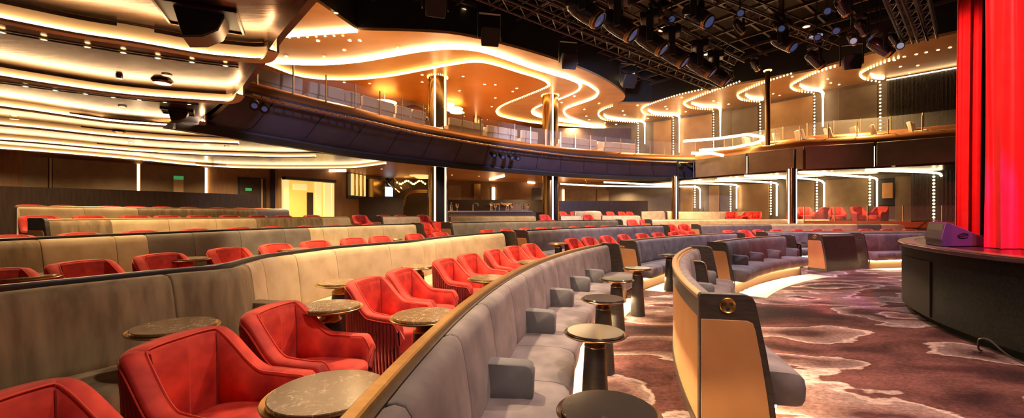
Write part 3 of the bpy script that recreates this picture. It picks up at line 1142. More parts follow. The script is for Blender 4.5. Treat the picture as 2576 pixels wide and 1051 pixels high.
def band(mb, A, B_, z, th=0.05):
    """flat panel between two polylines"""
    n = 24

    def rs(P):
        P = [Vector(p) for p in P]
        L = [0]
        for a, b in zip(P, P[1:]):
            L.append(L[-1] + (b - a).length)
        out = []
        for k in range(n + 1):
            d = L[-1] * k / n
            for i in range(len(L) - 1):
                if L[i + 1] >= d - 1e-9:
                    out.append(P[i].lerp(P[i + 1], (d - L[i]) / max(L[i + 1] - L[i], 1e-9)))
                    break
        return out
    a, b = rs(A), rs(B_)
    mb.loft([[Vector((p.x, p.y, z)), Vector((q.x, q.y, z)), Vector((q.x, q.y, z + th)), Vector((p.x, p.y, z + th))] for p, q in zip(a, b)])


def shifty(P, d):
    return [Vector((p.x + d * .25, p.y + d, p.z)) for p in P]


ceil_near = MB()
front = [Vector((-12, -3, ZS)), Vector((0.5, 0.0, ZS)), edge_pts[0]]
band(ceil_near, [Vector((-14, -3, ZS)), Vector((-6, -2.4, ZS)), Vector((0.2, 1.2, ZS)), edge_pts[0] + Vector((0.0, 0, 0)), edge_pts[0].lerp(edge_pts[1], .9)], lip1, Z1)
CN = struct(ceil_near.build('ceiling', M['bronze_c'], smooth=False))
for a, b, zo in ((lip1, lip2, Z2 - ZS), (lip2, lip3, Z3 - ZS)):
    mb = MB()
    band(mb, a, b, ZS + zo)
    c = struct(mb.build('ceiling', M['bronze_c'], smooth=False))
mb = MB()
band(mb, lip3, lip4, z35 + 0.20)
struct(mb.build('ceiling', M['bronze_c'], smooth=False))
mb = MB()
band(mb, lip4, lip5, z35 + 0.18)
struct(mb.build('ceiling', M['bronze_c'], smooth=False))
mb = MB()
band(mb, lip5, lip6, z35 + 0.16)
struct(mb.build('ceiling', M['bronze_c'], smooth=False))


def cove(lip, z, name_lab, m=M['strip_hot'], r=0.018, h=0.24):
    """a hanging lip with an LED strip glowing on the panel before it"""
    root = empty('cove_light', lip[len(lip) // 2])
    o = root.location
    tag(root, name_lab, 'ceiling light')
    P = catmull(lip, 4)
    rings = []
    ri2 = []
    N = len(P)
    st = []
    for i, p in enumerate(P):
        t = P[min(i + 1, N - 1)] - P[max(i - 1, 0)]
        t.z = 0
        t.normalize()
        nr = Vector((t.y, -t.x, 0))       # toward the camera side
        a = Vector((p.x, p.y, z))
        rings.append([a + Vector((0, 0, -0.0)), a + Vector((0, 0, h + .02)), a - nr * .03 + Vector((0, 0, h + .02)), a - nr * .03 + Vector((0, 0, 0))])
        ri2.append([a + nr * .0, a + nr * .10, a + nr * .10 + Vector((0, 0, 0.03)), a + nr * .0 + Vector((0, 0, 0.012))])
        st.append(a + nr * .045 + Vector((0, 0, .062)))
    mb = MB()
    mb.loft(rings)
    mb.loft(ri2)
    mb.v = [(x - o.x, y - o.y, zz - o.z) for x, y, zz in mb.v]
    mb.build('lip', mat('satin gold lip', (0.55, 0.40, 0.24), 0.45, metal=0.5), root)
    mb = MB()
    mb.tube(st, r, 6)
    mb.v = [(x - o.x, y - o.y, zz - o.z) for x, y, zz in mb.v]
    mb.build('light_strip', m, root)
    return root


for L_, zz, lb in ((lip1, ZS, 'nearest'), (lip2, ZS, 'second'), (lip3, ZS, 'third')):
    cove(L_, zz - .02, f'{lb} long glowing cove in the bronze soffit, with a rounded end')
cove(lip4, z35, 'fourth glowing cove of the soffit, ending at the balcony front', M['strip_line'])
cove(lip5, z35, 'fifth glowing cove of the soffit, above the long dark parapet', M['strip_line'], r=0.02)
cove(lip6, z35, 'farthest glowing cove of the soffit, above the tan wall panels', M['strip_line'], r=0.02)

# side edge of the near soffit
mb = MB()
ee = [edge_pts[0] + (edge_pts[0] - edge_pts[1]) * .8] + edge_pts
mb.wall([(p.x, p.y) for p in ee], ZS + 0.12, ZS + 0.34, 0.08, -1)
struct(mb.build('trim_1', M['bronze_c']))

# ------------------------------------------------------------------ balcony
fb = [bp(u, v, 3.5) for u, v in ((440, 318), (518, 331), (700, 360), (900, 392), (1080, 413), (1260, 430), (1450, 444), (1640, 452), (1790, 452))]
ft = [bp(u, v, 4.6) for u, v in ((560, 205), (629, 227), (760, 260), (900, 291), (1040, 324), (1132, 341), (1260, 362), (1450, 386), (1640, 399), (1752, 403))]


def resample(P, n):
    P = catmull(P, 6)
    L = [0]
    for a, b in zip(P, P[1:]):
        L.append(L[-1] + (b - a).length)
    out = []
    for k in range(n + 1):
        d = L[-1] * k / n
        for i in range(len(L) - 1):
            if L[i + 1] >= d - 1e-9:
                out.append(P[i].lerp(P[i + 1], (d - L[i]) / max(L[i + 1] - L[i], 1e-9)))
                break
    return out


NB = 48
B0, B1 = resample(fb, NB), resample(ft, NB)
fas = empty('balcony_front')
struct(fas)
mb = MB()
rings = []
for a, b in zip(B0, B1):
    n = Vector((a.x - CC[0], a.y - CC[1], 0)).normalized()
    rings.append([a + n * .0, a + Vector((0, 0, .18)) + n * .06, a.lerp(b, .28) + n * .10, b + n * .02, b + n * .3, a + n * .5])
mb.loft(rings)
f1 = mb.build('balcony_fascia', M['fascia'], fas)
mb = MB()
rings = []
for a in B0:
    n = Vector((a.x - CC[0], a.y - CC[1], 0)).normalized()
    rings.append([a - n * .02 + Vector((0, 0, z)) if k < 2 else a + n * .08 + Vector((0, 0, z)) for k, z in enumerate((-.06, .12, .14, -.06))])
mb.loft(rings)
mb.build('bottom_band', M['black_m'], fas)
# joints
mb = MB()
for i in range(3, NB, 3):
    a, b = B0[i], B1[i]
    n = Vector((a.x - CC[0], a.y - CC[1], 0)).normalized()
    mb.tube([a + Vector((0, 0, .2)) + n * .05, a.lerp(b, .28) + n * .09, b + n * .01], 0.012, 5)
mb.build('panel_joint', M['black'], fas)
# copper band on the top
mb = MB()
rings = []
for b in B1:
    n = Vector((b.x - CC[0], b.y - CC[1], 0)).normalized()
    rings.append([b + n * (.12 - .12 * math.cos(k / 7 * PI / 2 * 1.6)) + Vector((0, 0, 0.30 * math.sin(k / 7 * PI / 2))) for k in range(8)] + [b + n * .5 + Vector((0, 0, .30)), b + n * .5])
mb.loft(rings)
mb.build('copper_band', M['copper'], fas, angle=60)

# rail with hanging lamp bars in front of the fascia
lad = empty('lighting_rail')
tag(lad, 'long thin lighting rail with ladder brackets along the dark balcony front', 'rail')
mb = MB()
rp, rq = [], []
for a, b in zip(B0, B1):
    n = Vector((b.x - CC[0], b.y - CC[1], 0)).normalized()
    rp.append(b - n * .10 + Vector((0, 0, -.16)))
    rq.append(b - n * .45 + Vector((0, 0, -.22)))
mb.tube(rp, 0.036, 6)
mb.build('rail_tube', M['gold_soft'], lad)
mb = MB()
for i in range(1, NB):
    for f_ in (0.0, .5):
        p, q = rp[i].lerp(rp[min(i + 1, NB)], f_), rq[i].lerp(rq[min(i + 1, NB)], f_)
        mb.tube([p, q], 0.02, 5)
for i in range(1, NB - 1):
    mb.tube([rq[i].lerp(rq[i + 1], 0.0), rq[i].lerp(rq[i + 1], .42)], 0.03, 5)
    mb.tube([rq[i].lerp(rq[i + 1], 0.5), rq[i].lerp(rq[i + 1], .92)], 0.03, 5)
mb.build('bracket', M['gold_soft'], lad)

# glass balustrade
gl = empty('glass_balustrade')
tag(gl, 'clear glass balustrade with slim posts above the copper balcony edge', 'balustrade')
mb = MB()
pts = []
for b in B1:
    n = Vector((b.x - CC[0], b.y - CC[1], 0)).normalized()
    pts.append(b + n * .12)
mb.wall([(p.x, p.y) for p in pts], 4.86, 5.62, 0.012, -1)
mb.build('glass_panel', M['glass'], gl)
for i in range(0, NB + 1, 2):
    mb = MB()
    p = pts[i]
    mb.box((p.x, p.y, 5.15), (0.035, 0.035, 0.98))
    mb.build('post', M['gold_soft'], gl)

# balcony deck and soffit beyond the front
far = [(19, 34), (-22, 34), (-30, 14)]
mb = MB()
nb_ = [(b.x, b.y) for b in B1]
mb.prism([(p[0] + .0, p[1] + .35) for p in nb_] + far, 4.55, 4.75)
struct(mb.build('floor', M['wood_mid'], smooth=False))
mb = MB()
soff = [(p.x, p.y + .05) for p in B0[14:]]
l6 = [(p.x, p.y) for p in lip6]
mb.prism([(p.x + .1, p.y + .45) for p in B0] + [(20, 34), (-22, 34)] + [(-22, 13)] , 3.80, 3.88)
struct(mb.build('ceiling', M['amber_c'], smooth=False))

# ------------------------------------------------------------------ upper ceiling
ZC = 8.0
fedge = [bp(u, v, ZC) for u, v in ((560, 10), (800, 6), (900, 76), (1000, 78), (1130, 85), (1230, 104), (1330, 130), (1430, 162), (1500, 190), (1548, 218), (1572, 240), (1568, 252), (1552, 260), (1640, 260), (1740, 232), (1820, 220), (2046, 178), (2260, 116), (2430, 78), (2600, 40))]
sm = [(p.x, p.y) for p in catmull(fedge[3:12], 4)]
mb = MB()
mb.prism([(p.x, p.y) for p in fedge[:3]] + sm + [(p.x, p.y) for p in fedge[12:]] + [(24, 20), (24, 38), (-24, 38), (-24, 8)], ZC, ZC + .1)
struct(mb.build('ceiling', M['gold_c'], smooth=False))
# black riser above the ceiling edge
mb = MB()
mb.wall([(p.x, p.y) for p in fedge[:3]] + sm + [(p.x, p.y) for p in fedge[12:]], ZC + .1, 10.2, 0.1, 1)
struct(mb.build('wall_front', M['black'], smooth=False))
curA = [(640, 158), (700, 160), (800, 163), (900, 156), (1000, 139), (1060, 129), (1130, 123), (1200, 128), (1270, 148), (1333, 170), (1400, 190), (1440, 203), (1456, 213), (1450, 229), (1400, 251), (1360, 264), (1338, 277), (1345, 290), (1390, 302), (1440, 309), (1520, 322)]
curB = [(1160, 122), (1300, 152), (1400, 182), (1470, 207), (1498, 224), (1504, 234), (1488, 248), (1429, 269), (1419, 282), (1440, 298), (1520, 320)]
curC = [(640, 152), (675, 165), (760, 194), (866, 202), (973, 194), (1074, 176), (1133, 165), (1213, 158), (1307, 184), (1350, 197), (1374, 208), (1372, 218), (1320, 240), (1270, 260), (1251, 272), (1248, 284), (1269, 296), (1360, 312), (1520, 324)]
slabs = []
for cur, z, m, nm in ((curA, ZC - .09, M['gold_c'], 'a'), (curC, ZC - .18, M['amber_c'], 'c')):
    P = catmull([bp(u, v, z) for u, v in cur], 5)
    mb = MB()
    mb.prism([(p.x, p.y) for p in P] + [(14, 37), (-20, 37), (-16, 20)], z, z + .085)
    struct(mb.build('ceiling', m, smooth=False))
    slabs.append(P)


def offset_path(P, d):
    out = []
    N = len(P)
    for i, p in enumerate(P):
        t = P[min(i + 1, N - 1)] - P[max(i - 1, 0)]
        t.z = 0
        t.normalize()
        out.append(p + Vector((t.y, -t.x, 0)) * d)
    return out


def toplight(path, m, r, lab, name='ceiling_light_strip', n=6):
    o = strip(path, m, r, name, None, n)
    tag(o, lab, 'ceiling light')
    return o


toplight([p + Vector((0, 0, .05)) for p in offset_path(slabs[0], .04)], M['strip_line'], 0.085, 'broad white glowing line sweeping across the gold balcony ceiling')
toplight([p + Vector((0, 0, .05)) for p in offset_path(slabs[1], .03)], M['strip_amber'], 0.06, 'amber glowing line along the inner curve of the balcony ceiling')
PB = catmull([bp(u, v, ZC) for u, v in curB], 5)
toplight([p + Vector((0, 0, -.03)) for p in PB], M['strip'], 0.05, 'glowing line on the outer lobe of the balcony ceiling')
PC = [bp(u, v, ZC) for u, v in ((600, 92), (700, 89), (800, 82), (900, 75))]
toplight([p + Vector((0, -.05, -.05)) for p in PC], M['strip_line'], 0.06, 'straight glowing cove at the corner beside the bronze soffit')
# amber rib beads along the inner curve
bo = bulbs([p + Vector((0, 0, -.01)) for p in offset_path(slabs[1], .12)], M['strip_amber'], 0.16, 0.03, 'bead_light', '', '')
tag(bo, 'row of tiny amber bead lights along the inner ceiling curve', 'ceiling light', kind='stuff')

dl = [(845, 32), (800, 103), (866, 126), (905, 102), (1000, 120), (720, 142), (815, 143), (880, 102), (1165, 192), (1062, 188), (1219, 212), (1156, 228), (1139, 250), (1246, 246), (1237, 268), (1290, 230), (1300, 222), (1246, 213), (1445, 242), (1413, 258), (1507, 260), (1470, 275), (1475, 292), (1482, 301), (1567, 279), (1571, 289), (1522, 309), (1550, 313), (1604, 265), (1630, 298), (1674, 268), (1678, 274), (1715, 245), (1795, 254), (1807, 258), (1833, 262), (1725, 281), (866, 207), (930, 210), (1062, 206)]
for i, (u, v) in enumerate(dl):
    p = bp(u, v, ZC - .01)
    if (u < 1330 and v > 180):
        p = bp(u, v, ZC - .19)
    downlight(p, 'small round downlight in the gold ceiling above the balcony', 'downlights of the gold balcony ceiling', 0.085)
dl2 = [(2082, 199), (2090, 209), (2111, 213), (2130, 235), (1945, 236), (1961, 240), (1878, 222), (2265, 168), (2287, 185), (2309, 165), (1993, 193), (2330, 132), (2360, 126), (2390, 120), (2250, 152), (2275, 143), (2305, 137)]
for u, v in dl2:
    downlight(bp(u, v, ZC - .01), 'small round downlight above the side boxes', 'downlights above the side boxes', 0.065)
ds = [(420, 189), (308, 268), (36, 299), (103, 375), (380, 393), (592, 400), (330, 361), (295, 332), (640, 430), (750, 403), (890, 408), (600, 377), (570, 372), (960, 425), (1137, 440), (1205, 443), (1473, 453), (1475, 458), (1800, 452), (1845, 467), (1966, 455), (2093, 430), (2095, 451), (2108, 450), (2213, 440), (2230, 442), (2248, 417)]
for u, v in ds:
    z = (Z2 if v < 235 else Z3) - .004 if v < 270 else (3.66 if v < 400 and u < 650 else (3.79 if u < 1700 else 3.41))
    downlight(bp(u, v, z), 'small round downlight in the bronze soffit', 'downlights of the bronze soffit', 0.07)
# little lamps in the dark slot of the nearest panels
for u, v in ((5, 81), (110, 99), (220, 118), (310, 132), (397, 146), (483, 156), (567, 165), (64, 217), (139, 227), (215, 236), (285, 245), (350, 251), (415, 257), (476, 262)):
    downlight(bp(u, v, (Z2 if v < 200 else Z3) - .03), 'tiny lamp set in the thin dark slot of the soffit', 'slot lamps of the soffit', 0.04)
for L_, zz in (((( -40, 73), (120, 101), (310, 132), (483, 156), (600, 169)), Z2), (((-60, 200), (139, 227), (350, 251), (500, 264)), Z3)):
    mb = MB()
    mb.tube([bp(u, v, zz - .014) for u, v in L_], 0.012, 4)
    tag(mb.build('slot_channel', M['black']), 'thin dark slot ' + ('nearest' if zz == Z2 else 'second') + ' in the bronze soffit holding tiny lamps', 'light channel')
# line of lamps by the corner cove
for k in range(8):
    downlight(bp(706 + k * 22.4, 96 - k * .9, ZC - .01), 'small slot lamp beside the corner cove', 'slot lamps beside the corner cove', 0.055)


# ------------------------------------------------------------------ columns
def column(u0, u1, Y, z0, z1, lab, strips=(1,), dark=True):
    c = (u0 + u1) / 2
    x = (c - CX) / FPX * Y
    r = (u1 - u0) / 2 / FPX * Y
    root = empty('column', (x, Y, z0))
    tag(root, lab, 'column')
    mb = MB()
    mb.lathe([(0, 0), (r, 0), (r, z1 - z0), (0, z1 - z0)], n=40)
    mb.build('shaft', M['colmirror'], root)
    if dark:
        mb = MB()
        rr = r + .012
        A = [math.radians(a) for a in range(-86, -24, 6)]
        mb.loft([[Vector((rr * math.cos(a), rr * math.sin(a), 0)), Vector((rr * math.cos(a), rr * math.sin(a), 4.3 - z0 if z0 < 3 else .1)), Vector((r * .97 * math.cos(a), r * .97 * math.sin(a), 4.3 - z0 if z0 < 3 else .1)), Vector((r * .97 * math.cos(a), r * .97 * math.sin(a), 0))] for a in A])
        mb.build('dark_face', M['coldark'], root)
    for a in strips:
        mb = MB()
        an = math.radians(a)
        d = Vector((math.cos(an) * (r + .02), math.sin(an) * (r + .02), 0))
        mb.box((d.x, d.y, (z1 - z0) / 2), (0.06 if r > .3 else .03, 0.04, z1 - z0 - .1), an + PI / 2)
        mb.build('light_strip', M['strip'], root)
    mb = MB()
    for k in range(28):
        a = 2 * PI * k / 28
        mb.box(((r + .04) * math.cos(a), (r + .04) * math.sin(a), z1 - z0 - .05), (.035, .035, .035), a)
    if z1 > 7.7:
        mb.build('capital_light', M['strip_amber'], root)
    return root


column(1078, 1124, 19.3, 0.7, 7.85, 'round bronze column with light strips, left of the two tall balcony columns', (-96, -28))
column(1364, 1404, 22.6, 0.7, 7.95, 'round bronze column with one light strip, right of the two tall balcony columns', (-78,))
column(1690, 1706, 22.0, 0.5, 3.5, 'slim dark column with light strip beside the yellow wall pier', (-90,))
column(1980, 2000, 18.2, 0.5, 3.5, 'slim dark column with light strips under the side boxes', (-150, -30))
column(1925, 1937, 18.8, 4.6, 8.0, 'slim bronze column on the side box deck', (), False)
column(1190, 1206, 27.0, 4.7, 7.95, 'slim column with light strip at the back of the balcony', (-90,), False)
column(914, 950, 21.0, 4.7, 6.6, 'short dark pillar behind the balcony seats', (-120,), False)

# ------------------------------------------------------------------ side boxes (right)
FL = [bp(u, v, 3.5) for u, v in ((1746, 447), (1878, 436), (2020, 425), (2202, 418), (2420, 406.5))]
FL.append(FL[-1] + (FL[-1] - FL[-2]) * .8)
ux = []
sb = empty('side_box_front')
struct(sb)
us_ = [1746, 1880, 2024, 2203, 2419, 2480]


def onF(u):
    m_ = (u - CX) / FPX
    for a, b in zip(FL, FL[1:]):
        # x = m y intersection on segment
        den = (b.x - a.x) - m_ * (b.y - a.y)
        t = (m_ * a.y - a.x) / den if abs(den) > 1e-9 else 0
        if -1e-6 <= t <= 1 + 1e-6:
            return a.lerp(b, t)
    return FL[-1]


for k, (a, b) in enumerate(zip(us_, us_[1:])):
    A, Bb = onF(a + 3), onF(b - 4)
    mb = MB()
    mb.wall([(A.x, A.y), (Bb.x, Bb.y)], 3.5, 4.5, 0.25, 1)
    o = mb.build('box_panel', M['wallgrey'] if k > 1 else M['wallfab'], sb, bevel=0.02)
    mb = MB()
    Q = onF(a)
    mb.box((Q.x + .04, Q.y + .12, 4.0), (0.03, 0.03, 0.98), -.78)
    mb.build('light_slot', M['strip'] if k in (1, 2, 3) else M['gold_soft'], sb)
WL = [bp(u, v, ZC) for u, v in ((1560, 322), (1650, 302), (1850, 272), (2130, 217), (2236, 199), (2440, 163))]
WL[0] = Vector((6.5, 31.5, ZC))
WL.append(WL[-1] + Vector((4, -4, 0)))
# decks
mb = MB()
mb.prism([(p.x, p.y + .1) for p in FL] + [(p.x + .5, p.y + .5) for p in reversed(WL)], 4.35, 4.5)
struct(mb.build('floor', M['wood_dark'], smooth=False))
mb = MB()
mb.prism([(p.x, p.y + .1) for p in FL] + [(p.x + .5, p.y + .5) for p in reversed(WL)], 3.42, 3.5)
struct(mb.build('ceiling', M['bronze_c'], smooth=False))
# wall behind
mb = MB()
mb.wall([(p.x, p.y) for p in WL], 0.3, ZC, 0.2, 1)
WR = struct(mb.build('wall_right', M['wallgrey'], smooth=False))


def onW(u, off_=0.0):
    m_ = (u - CX) / FPX
    for a, b in zip(WL, WL[1:]):
        den = (b.x - a.x) - m_ * (b.y - a.y)
        t = (m_ * a.y - a.x) / den if abs(den) > 1e-9 else 0
        if -1e-6 <= t <= 1 + 1e-6:
            p = a.lerp(b, t)
            d = (b - a).normalized()
            return p + Vector((d.y, -d.x, 0)) * -off_ if off_ else p
    return WL[0]


def wall_panel(u0, u1, z0, z1, m, parent=WR):
    A, Bb = onW(u0), onW(u1)
    d = (Bb - A).normalized()
    n = Vector((d.y, -d.x, 0))
    mb = MB()
    mb.loft([[A + n * .01 + Vector((0, 0, z - ZC)) for z in (z0, z1)] + [A + n * .10 + Vector((0, 0, z - ZC)) for z in (z1, z0)],
             [Bb + n * .01 + Vector((0, 0, z - ZC)) for z in (z0, z1)] + [Bb + n * .10 + Vector((0, 0, z - ZC)) for z in (z1, z0)]])
    return mb.build('wall_panel', m, parent, bevel=0.02)


for u0, u1, m in ((1645, 1690, M['wallgold']), (1712, 1792, M['wallgold']), (1843, 1908, M['wallgrey']), (1930, 2046, M['wallgold']), (2110, 2208, M['wallgrey'])):
    wall_panel(u0, u1, 4.9, 7.85, m)
for u0, u1, m in ((1712, 1745, M['wallgold']), (1785, 1810, M['wallgold']), (1856, 1936, M['wallgold']), (2008, 2050, M['wallfab']), (2076, 2184, M['wallfab']), (2252, 2345, M['wallfab'])):
    wall_panel(u0, u1, .8, 3.3, m)
# ribbed dark wall by the curtain
mb = MB()
A, Bb = onW(2232), onW(2425)
d = Bb - A
n = Vector((d.y, -d.x, 0)).normalized()
K = 60
for i in range(K):
    p = A + d * (i + .5) / K + n * .16
    mb.box((p.x, p.y, 6.2), (d.length / K * .55, 0.10, 3.6), math.atan2(d.y, d.x))
for i in range(K // 3, K + 6):
    p = A + d * (i + .5) / K + n * .2
    mb.box((p.x, p.y, 2.0), (d.length / K * .55, 0.10, 3.0), math.atan2(d.y, d.x))
mb.build('wall_slats', M['ribbed'], WR, smooth=False)
strp = MB()
strp.tube([A + n * .30 + Vector((0, 0, -.10)), Bb + n * .30 + Vector((0, 0, -.10))], 0.025, 6)
tag(strp.build('ceiling_light_strip', M['strip']), 'light strip washing down the dark slatted wall beside the curtain', 'ceiling light')
# framed opening / screen on lower wall
fr = wall_panel(2200, 2252, 1.9, 3.2, M['black'])
o = wall_panel(2219, 2246, 2.25, 3.0, M['leather'])
o.location = (-0.07, -0.09, 0)

# J-shaped light lines with bulbs, upper level
def bw_(u, v, z):
    p = bp(u, v, z)
    yw = onW(u).y - .35
    return at(u, v, yw) if p.y > yw else p



JU = [([(1540, 267), (1515, 276), (1505, 288), (1519, 301), (1555, 305), (1605, 308)], 364, [(1519, 290), (1531, 297), (1567, 302), (1612, 305), (1622, 310)], 362),
      ([(1765, 225), (1700, 240), (1643, 259), (1617, 271), (1615, 281), (1631, 289), (1693, 293)], 381, [(1630, 278), (1650, 286), (1698, 289), (1709, 294)], 383),
      ([(1860, 205), (1821, 219), (1769, 238), (1724, 257), (1723, 264), (1741, 272), (1794, 276)], 345, [(1739, 261), (1769, 268), (1802, 269), (1812, 275)], 345),
      ([(1990, 185), (1921, 208), (1865, 232), (1855, 241), (1868, 252), (1911, 256)], 330, [(1875, 240), (1892, 248), (1919, 250)], None),
      ([(2100, 168), (2052, 183), (2001, 208), (1989, 219), (2006, 229), (2047, 233)], 317, [(2012, 216), (2030, 224), (2062, 228), (2070, 234)], 318),
      ([(2260, 146), (2214, 161), (2174, 179), (2164, 189), (2177, 200), (2212, 205)], 306, [(2189, 189), (2201, 195), (2222, 197)], None)]
for k, (cb, vb, cg, vg) in enumerate(JU):
    P = catmull([bw_(u, v, ZC - .04) for u, v in cb], 6)
    e = P[-1]
    zb = max(EYE - (vb - VH) * e.y / FPX, 4.55)
    P2_ = P + [Vector((e.x, e.y - .05, z)) for z in (7.7, 7.0, 6, 5.2, zb)]
    root = empty('wall_light_line', e)
    tag(root, f'bulb-studded light line of the {ORD[k]} side bay, curling along the ceiling and down', 'wall light', 'curling light lines of the upper bays')
    o = bulbs([p - e for p in P2_], M['bulb'], 0.17, 0.042, 'bulb_row', '', '')
    o['kind'] = 'stuff'
    o.parent = root
    G_ = catmull([bw_(u, v, ZC - .05) for u, v in cg], 6)
    rad = [0.02 + 0.05 * min(1, i / 6) for i in range(len(G_))]
    if vg:
        e2_ = G_[-1]
        zb = max(EYE - (vg - VH) * e2_.y / FPX, 4.55)
        G_ += [Vector((e2_.x, e2_.y, 7.5)), Vector((e2_.x, e2_.y, zb))]
        rad += [0.04, 0.035]
    mb = MB()
    mb.tube([p - e for p in G_], rad, 6)
    mb.build('light_strip', M['strip'], root)

JL = [([(1710, 469), (1752, 470), (1761, 478)], 524, (1748, 472), 524), ([(1713, 460), (1842, 464), (1853, 472)], 524, (1838, 468), 534),
      ([(1805, 453), (1941, 459), (1954, 468)], 543, (1939, 464), 540), ([(2005, 447), (2060, 453), (2073, 461)], 524, (2055, 457), 535),
      ([(2010, 433), (2100, 440), (2190, 446), (2206, 451)], 524, (2188, 453), 522), ([(2179, 427), (2244, 430), (2351, 434), (2368, 442)], None, (2349, 447), 561),
      ([(1874, 442), (1980, 448), (2000, 449)], None, None, None), ([(1520, 458), (1600, 462), (1690, 466)], None, None, None), ([(1410, 462), (1500, 467), (1690, 470)], None, None, None)]
zl = 3.38
for k, (cg, vg, ub, vb) in enumerate(JL):
    P = catmull([bw_(u, v, zl) for u, v in cg], 4)
    e = P[-1]
    root = empty('wall_light_line', P[0])
    tag(root, f'glowing light line under the side boxes, {ORD[k]} counted along the low ceiling', 'wall light', 'light lines under the side boxes')
    Q = list(P)
    if vg:
        Q += [Vector((e.x, e.y, min(3.2, e.z - .1))), Vector((e.x, e.y, EYE - (vg - VH) * e.y / FPX))]
    rr = [0.05] * len(P) + ([0.035, 0.035] if vg else [])
    mb = MB()
    mb.tube([p - P[0] for p in Q], rr, 6)
    mb.build('light_strip', M['strip'], root)
    if ub:
        Yb = e.y * 1.0
        x = (ub[0] - CX) / FPX * Yb
        o = bulbs([Vector((x, Yb, 3.3)) - P[0], Vector((x, Yb, EYE - (vb - VH) * Yb / FPX)) - P[0]], M['bulb'], 0.15, 0.05, 'bulb_row', '', '')
        o['kind'] = 'stuff'
        o.parent = root

# copper parapets of the boxes
cp = empty('copper_parapet')
struct(cp)


def offF(d):
    return [p + Vector((0.70 * d, 0.70 * d, 0)) for p in FL]


for d0, z0, z1 in ((0.15, 4.5, 4.86), (1.75, 4.85, 5.25)):
    F_ = offF(d0)
    mb = MB()
    rings = []
    for p in F_:
        n = Vector((.7, .7, 0))
        rings.append([Vector((p.x, p.y, z0)) + n * (.25 * (1 - math.cos(k / 6 * PI / 2))) + Vector((0, 0, (z1 - z0) * math.sin(k / 6 * PI / 2))) for k in range(7)] + [Vector((p.x, p.y, z1)) + n * .6, Vector((p.x, p.y, z0)) + n * .6])
    mb.loft(rings)
    mb.build('copper_band', M['copper'], cp, angle=60)
    if d0 > 1:
        mb = MB()
        mb.prism([(p.x, p.y) for p in F_] + [(p.x + .2, p.y + .2) for p in reversed(WL)], 4.5, z0)
        struct(mb.build('floor', M['wood_dark'], smooth=False))
for d0, zz, lb in ((0.4, 4.86, 'lower'), (2.0, 5.25, 'upper')):
    g = empty('glass_balustrade')
    tag(g, f'glass balustrade with slim posts along the {lb} deck of the side boxes', 'balustrade')
    F_ = resample(offF(d0), 12)
    F_ = F_[1:11]
    mb = MB()
    mb.wall([(p.x, p.y) for p in F_], zz, zz + .62, 0.012, 1)
    mb.build('glass_panel', M['glass'], g)
    for p in F_:
        mb = MB()
        mb.box((p.x, p.y, zz + .31), (0.03, 0.03, 0.64))
        mb.build('post', M['gold_soft'], g)


# lounge chairs on the decks
def make_lounge():
    root = empty('lounge_chair')
    tag(root, 'x', 'chair')
    mb = MB()
    mb.box((0, 0, .40), (.62, .60, .16))
    mb.build('seat', M['black_m'], root, bevel=.03)
    mb = MB()
    mb.box((-.26, 0, .68), (.14, .56, .52), m=Matrix.Rotation(-.22, 3, 'Y'))
    mb.build('backrest', M['cream'], root, bevel=.03)
    mb = MB()
    mb.box((.02, 0, .49), (.50, .52, .06))
    mb.build('seat_pad', M['cream'], root, bevel=.02)
    mb = MB()
    mb.lathe([(0, 0), (.2, 0), (.2, .02), (.03, .04), (.03, .33), (0, .33)], n=14)
    mb.build('pedestal', M['black_m'], root)
    return root


lc = make_lounge()
fst = True
for i, (u, d0, zz) in enumerate(((1885, .9, 4.5), (1935, .9, 4.5), (2025, .9, 4.5), (2105, .9, 4.5), (2215, .9, 4.5), (2315, .9, 4.5), (1965, 2.6, 4.85), (2025, 2.6, 4.85), (2095, 2.6, 4.85), (2165, 2.6, 4.85), (1890, 2.6, 4.85))):
    p = onF(u)
    s = 1 + d0 / p.y
    x, y = p.x * s + .1, p.y * s + .1
    lab = f'cream and black lounge chair, {ORD[i % 6]} from the left on the {"lower" if i < 6 else "upper"} side box deck'
    if i == 0:
        lc.location = (x, y, zz)
        lc.rotation_euler = (0, 0, -.6)
        lc['label'] = lab
        lc['group'] = 'lounge chairs of the side boxes'
    else:
        dup(lc, (x, y, zz), -.6 + random.uniform(-.5, .5), lab, 'lounge chairs of the side boxes')
# glowing counter at the inner end of the boxes
mb = MB()
for P_ in (((1720, 355), (1800, 349), (1880, 338), (1926, 345)), ((1760, 378), (1840, 372), (1900, 360), (1928, 348)), ((1740, 385), (1790, 385), (1820, 391))):
    mb.tube([at(u, v, 20.6) for u, v in P_], 0.07, 6)
tag(mb.build('counter_light', M['strip']), 'zigzag glowing counter edges at the inner end of the side boxes', 'light')

# lower side platform with glass and armchairs
pl = MB()
P0, P1_ = bp(1975, 560, .9), None
pa = [Vector((12.3, 17.6, 0)), Vector((13.6, 16.4, 0)), Vector((15.0, 15.4, 0)), Vector((16.2, 14.3, 0))]
pl.prism([(p.x, p.y) for p in pa] + [(22, 18), (14, 26), (10, 24), (9.2, 21.0)], 0.4, 1.0)
struct(pl.build('floor', M['carpet'], smooth=False))
sp = empty('copper_parapet')
struct(sp)
mb = MB()
mb.wall([(p.x, p.y) for p in pa], 0.7, 1.22, 0.12, 1)
mb.build('copper_band', M['copper'], sp)
g = empty('glass_balustrade')
tag(g, 'glass balustrade on the low copper parapet behind the last rows', 'balustrade')
mb = MB()
mb.wall([(p.x + .05, p.y + .05) for p in pa], 1.22, 1.80, 0.012, 1)
mb.build('glass_panel', M['glass'], g)
for p in resample(pa, 5):
    mb = MB()
    mb.box((p.x + .05, p.y + .05, 1.5), (.03, .03, .62))
    mb.build('post', M['gold_soft'], g)
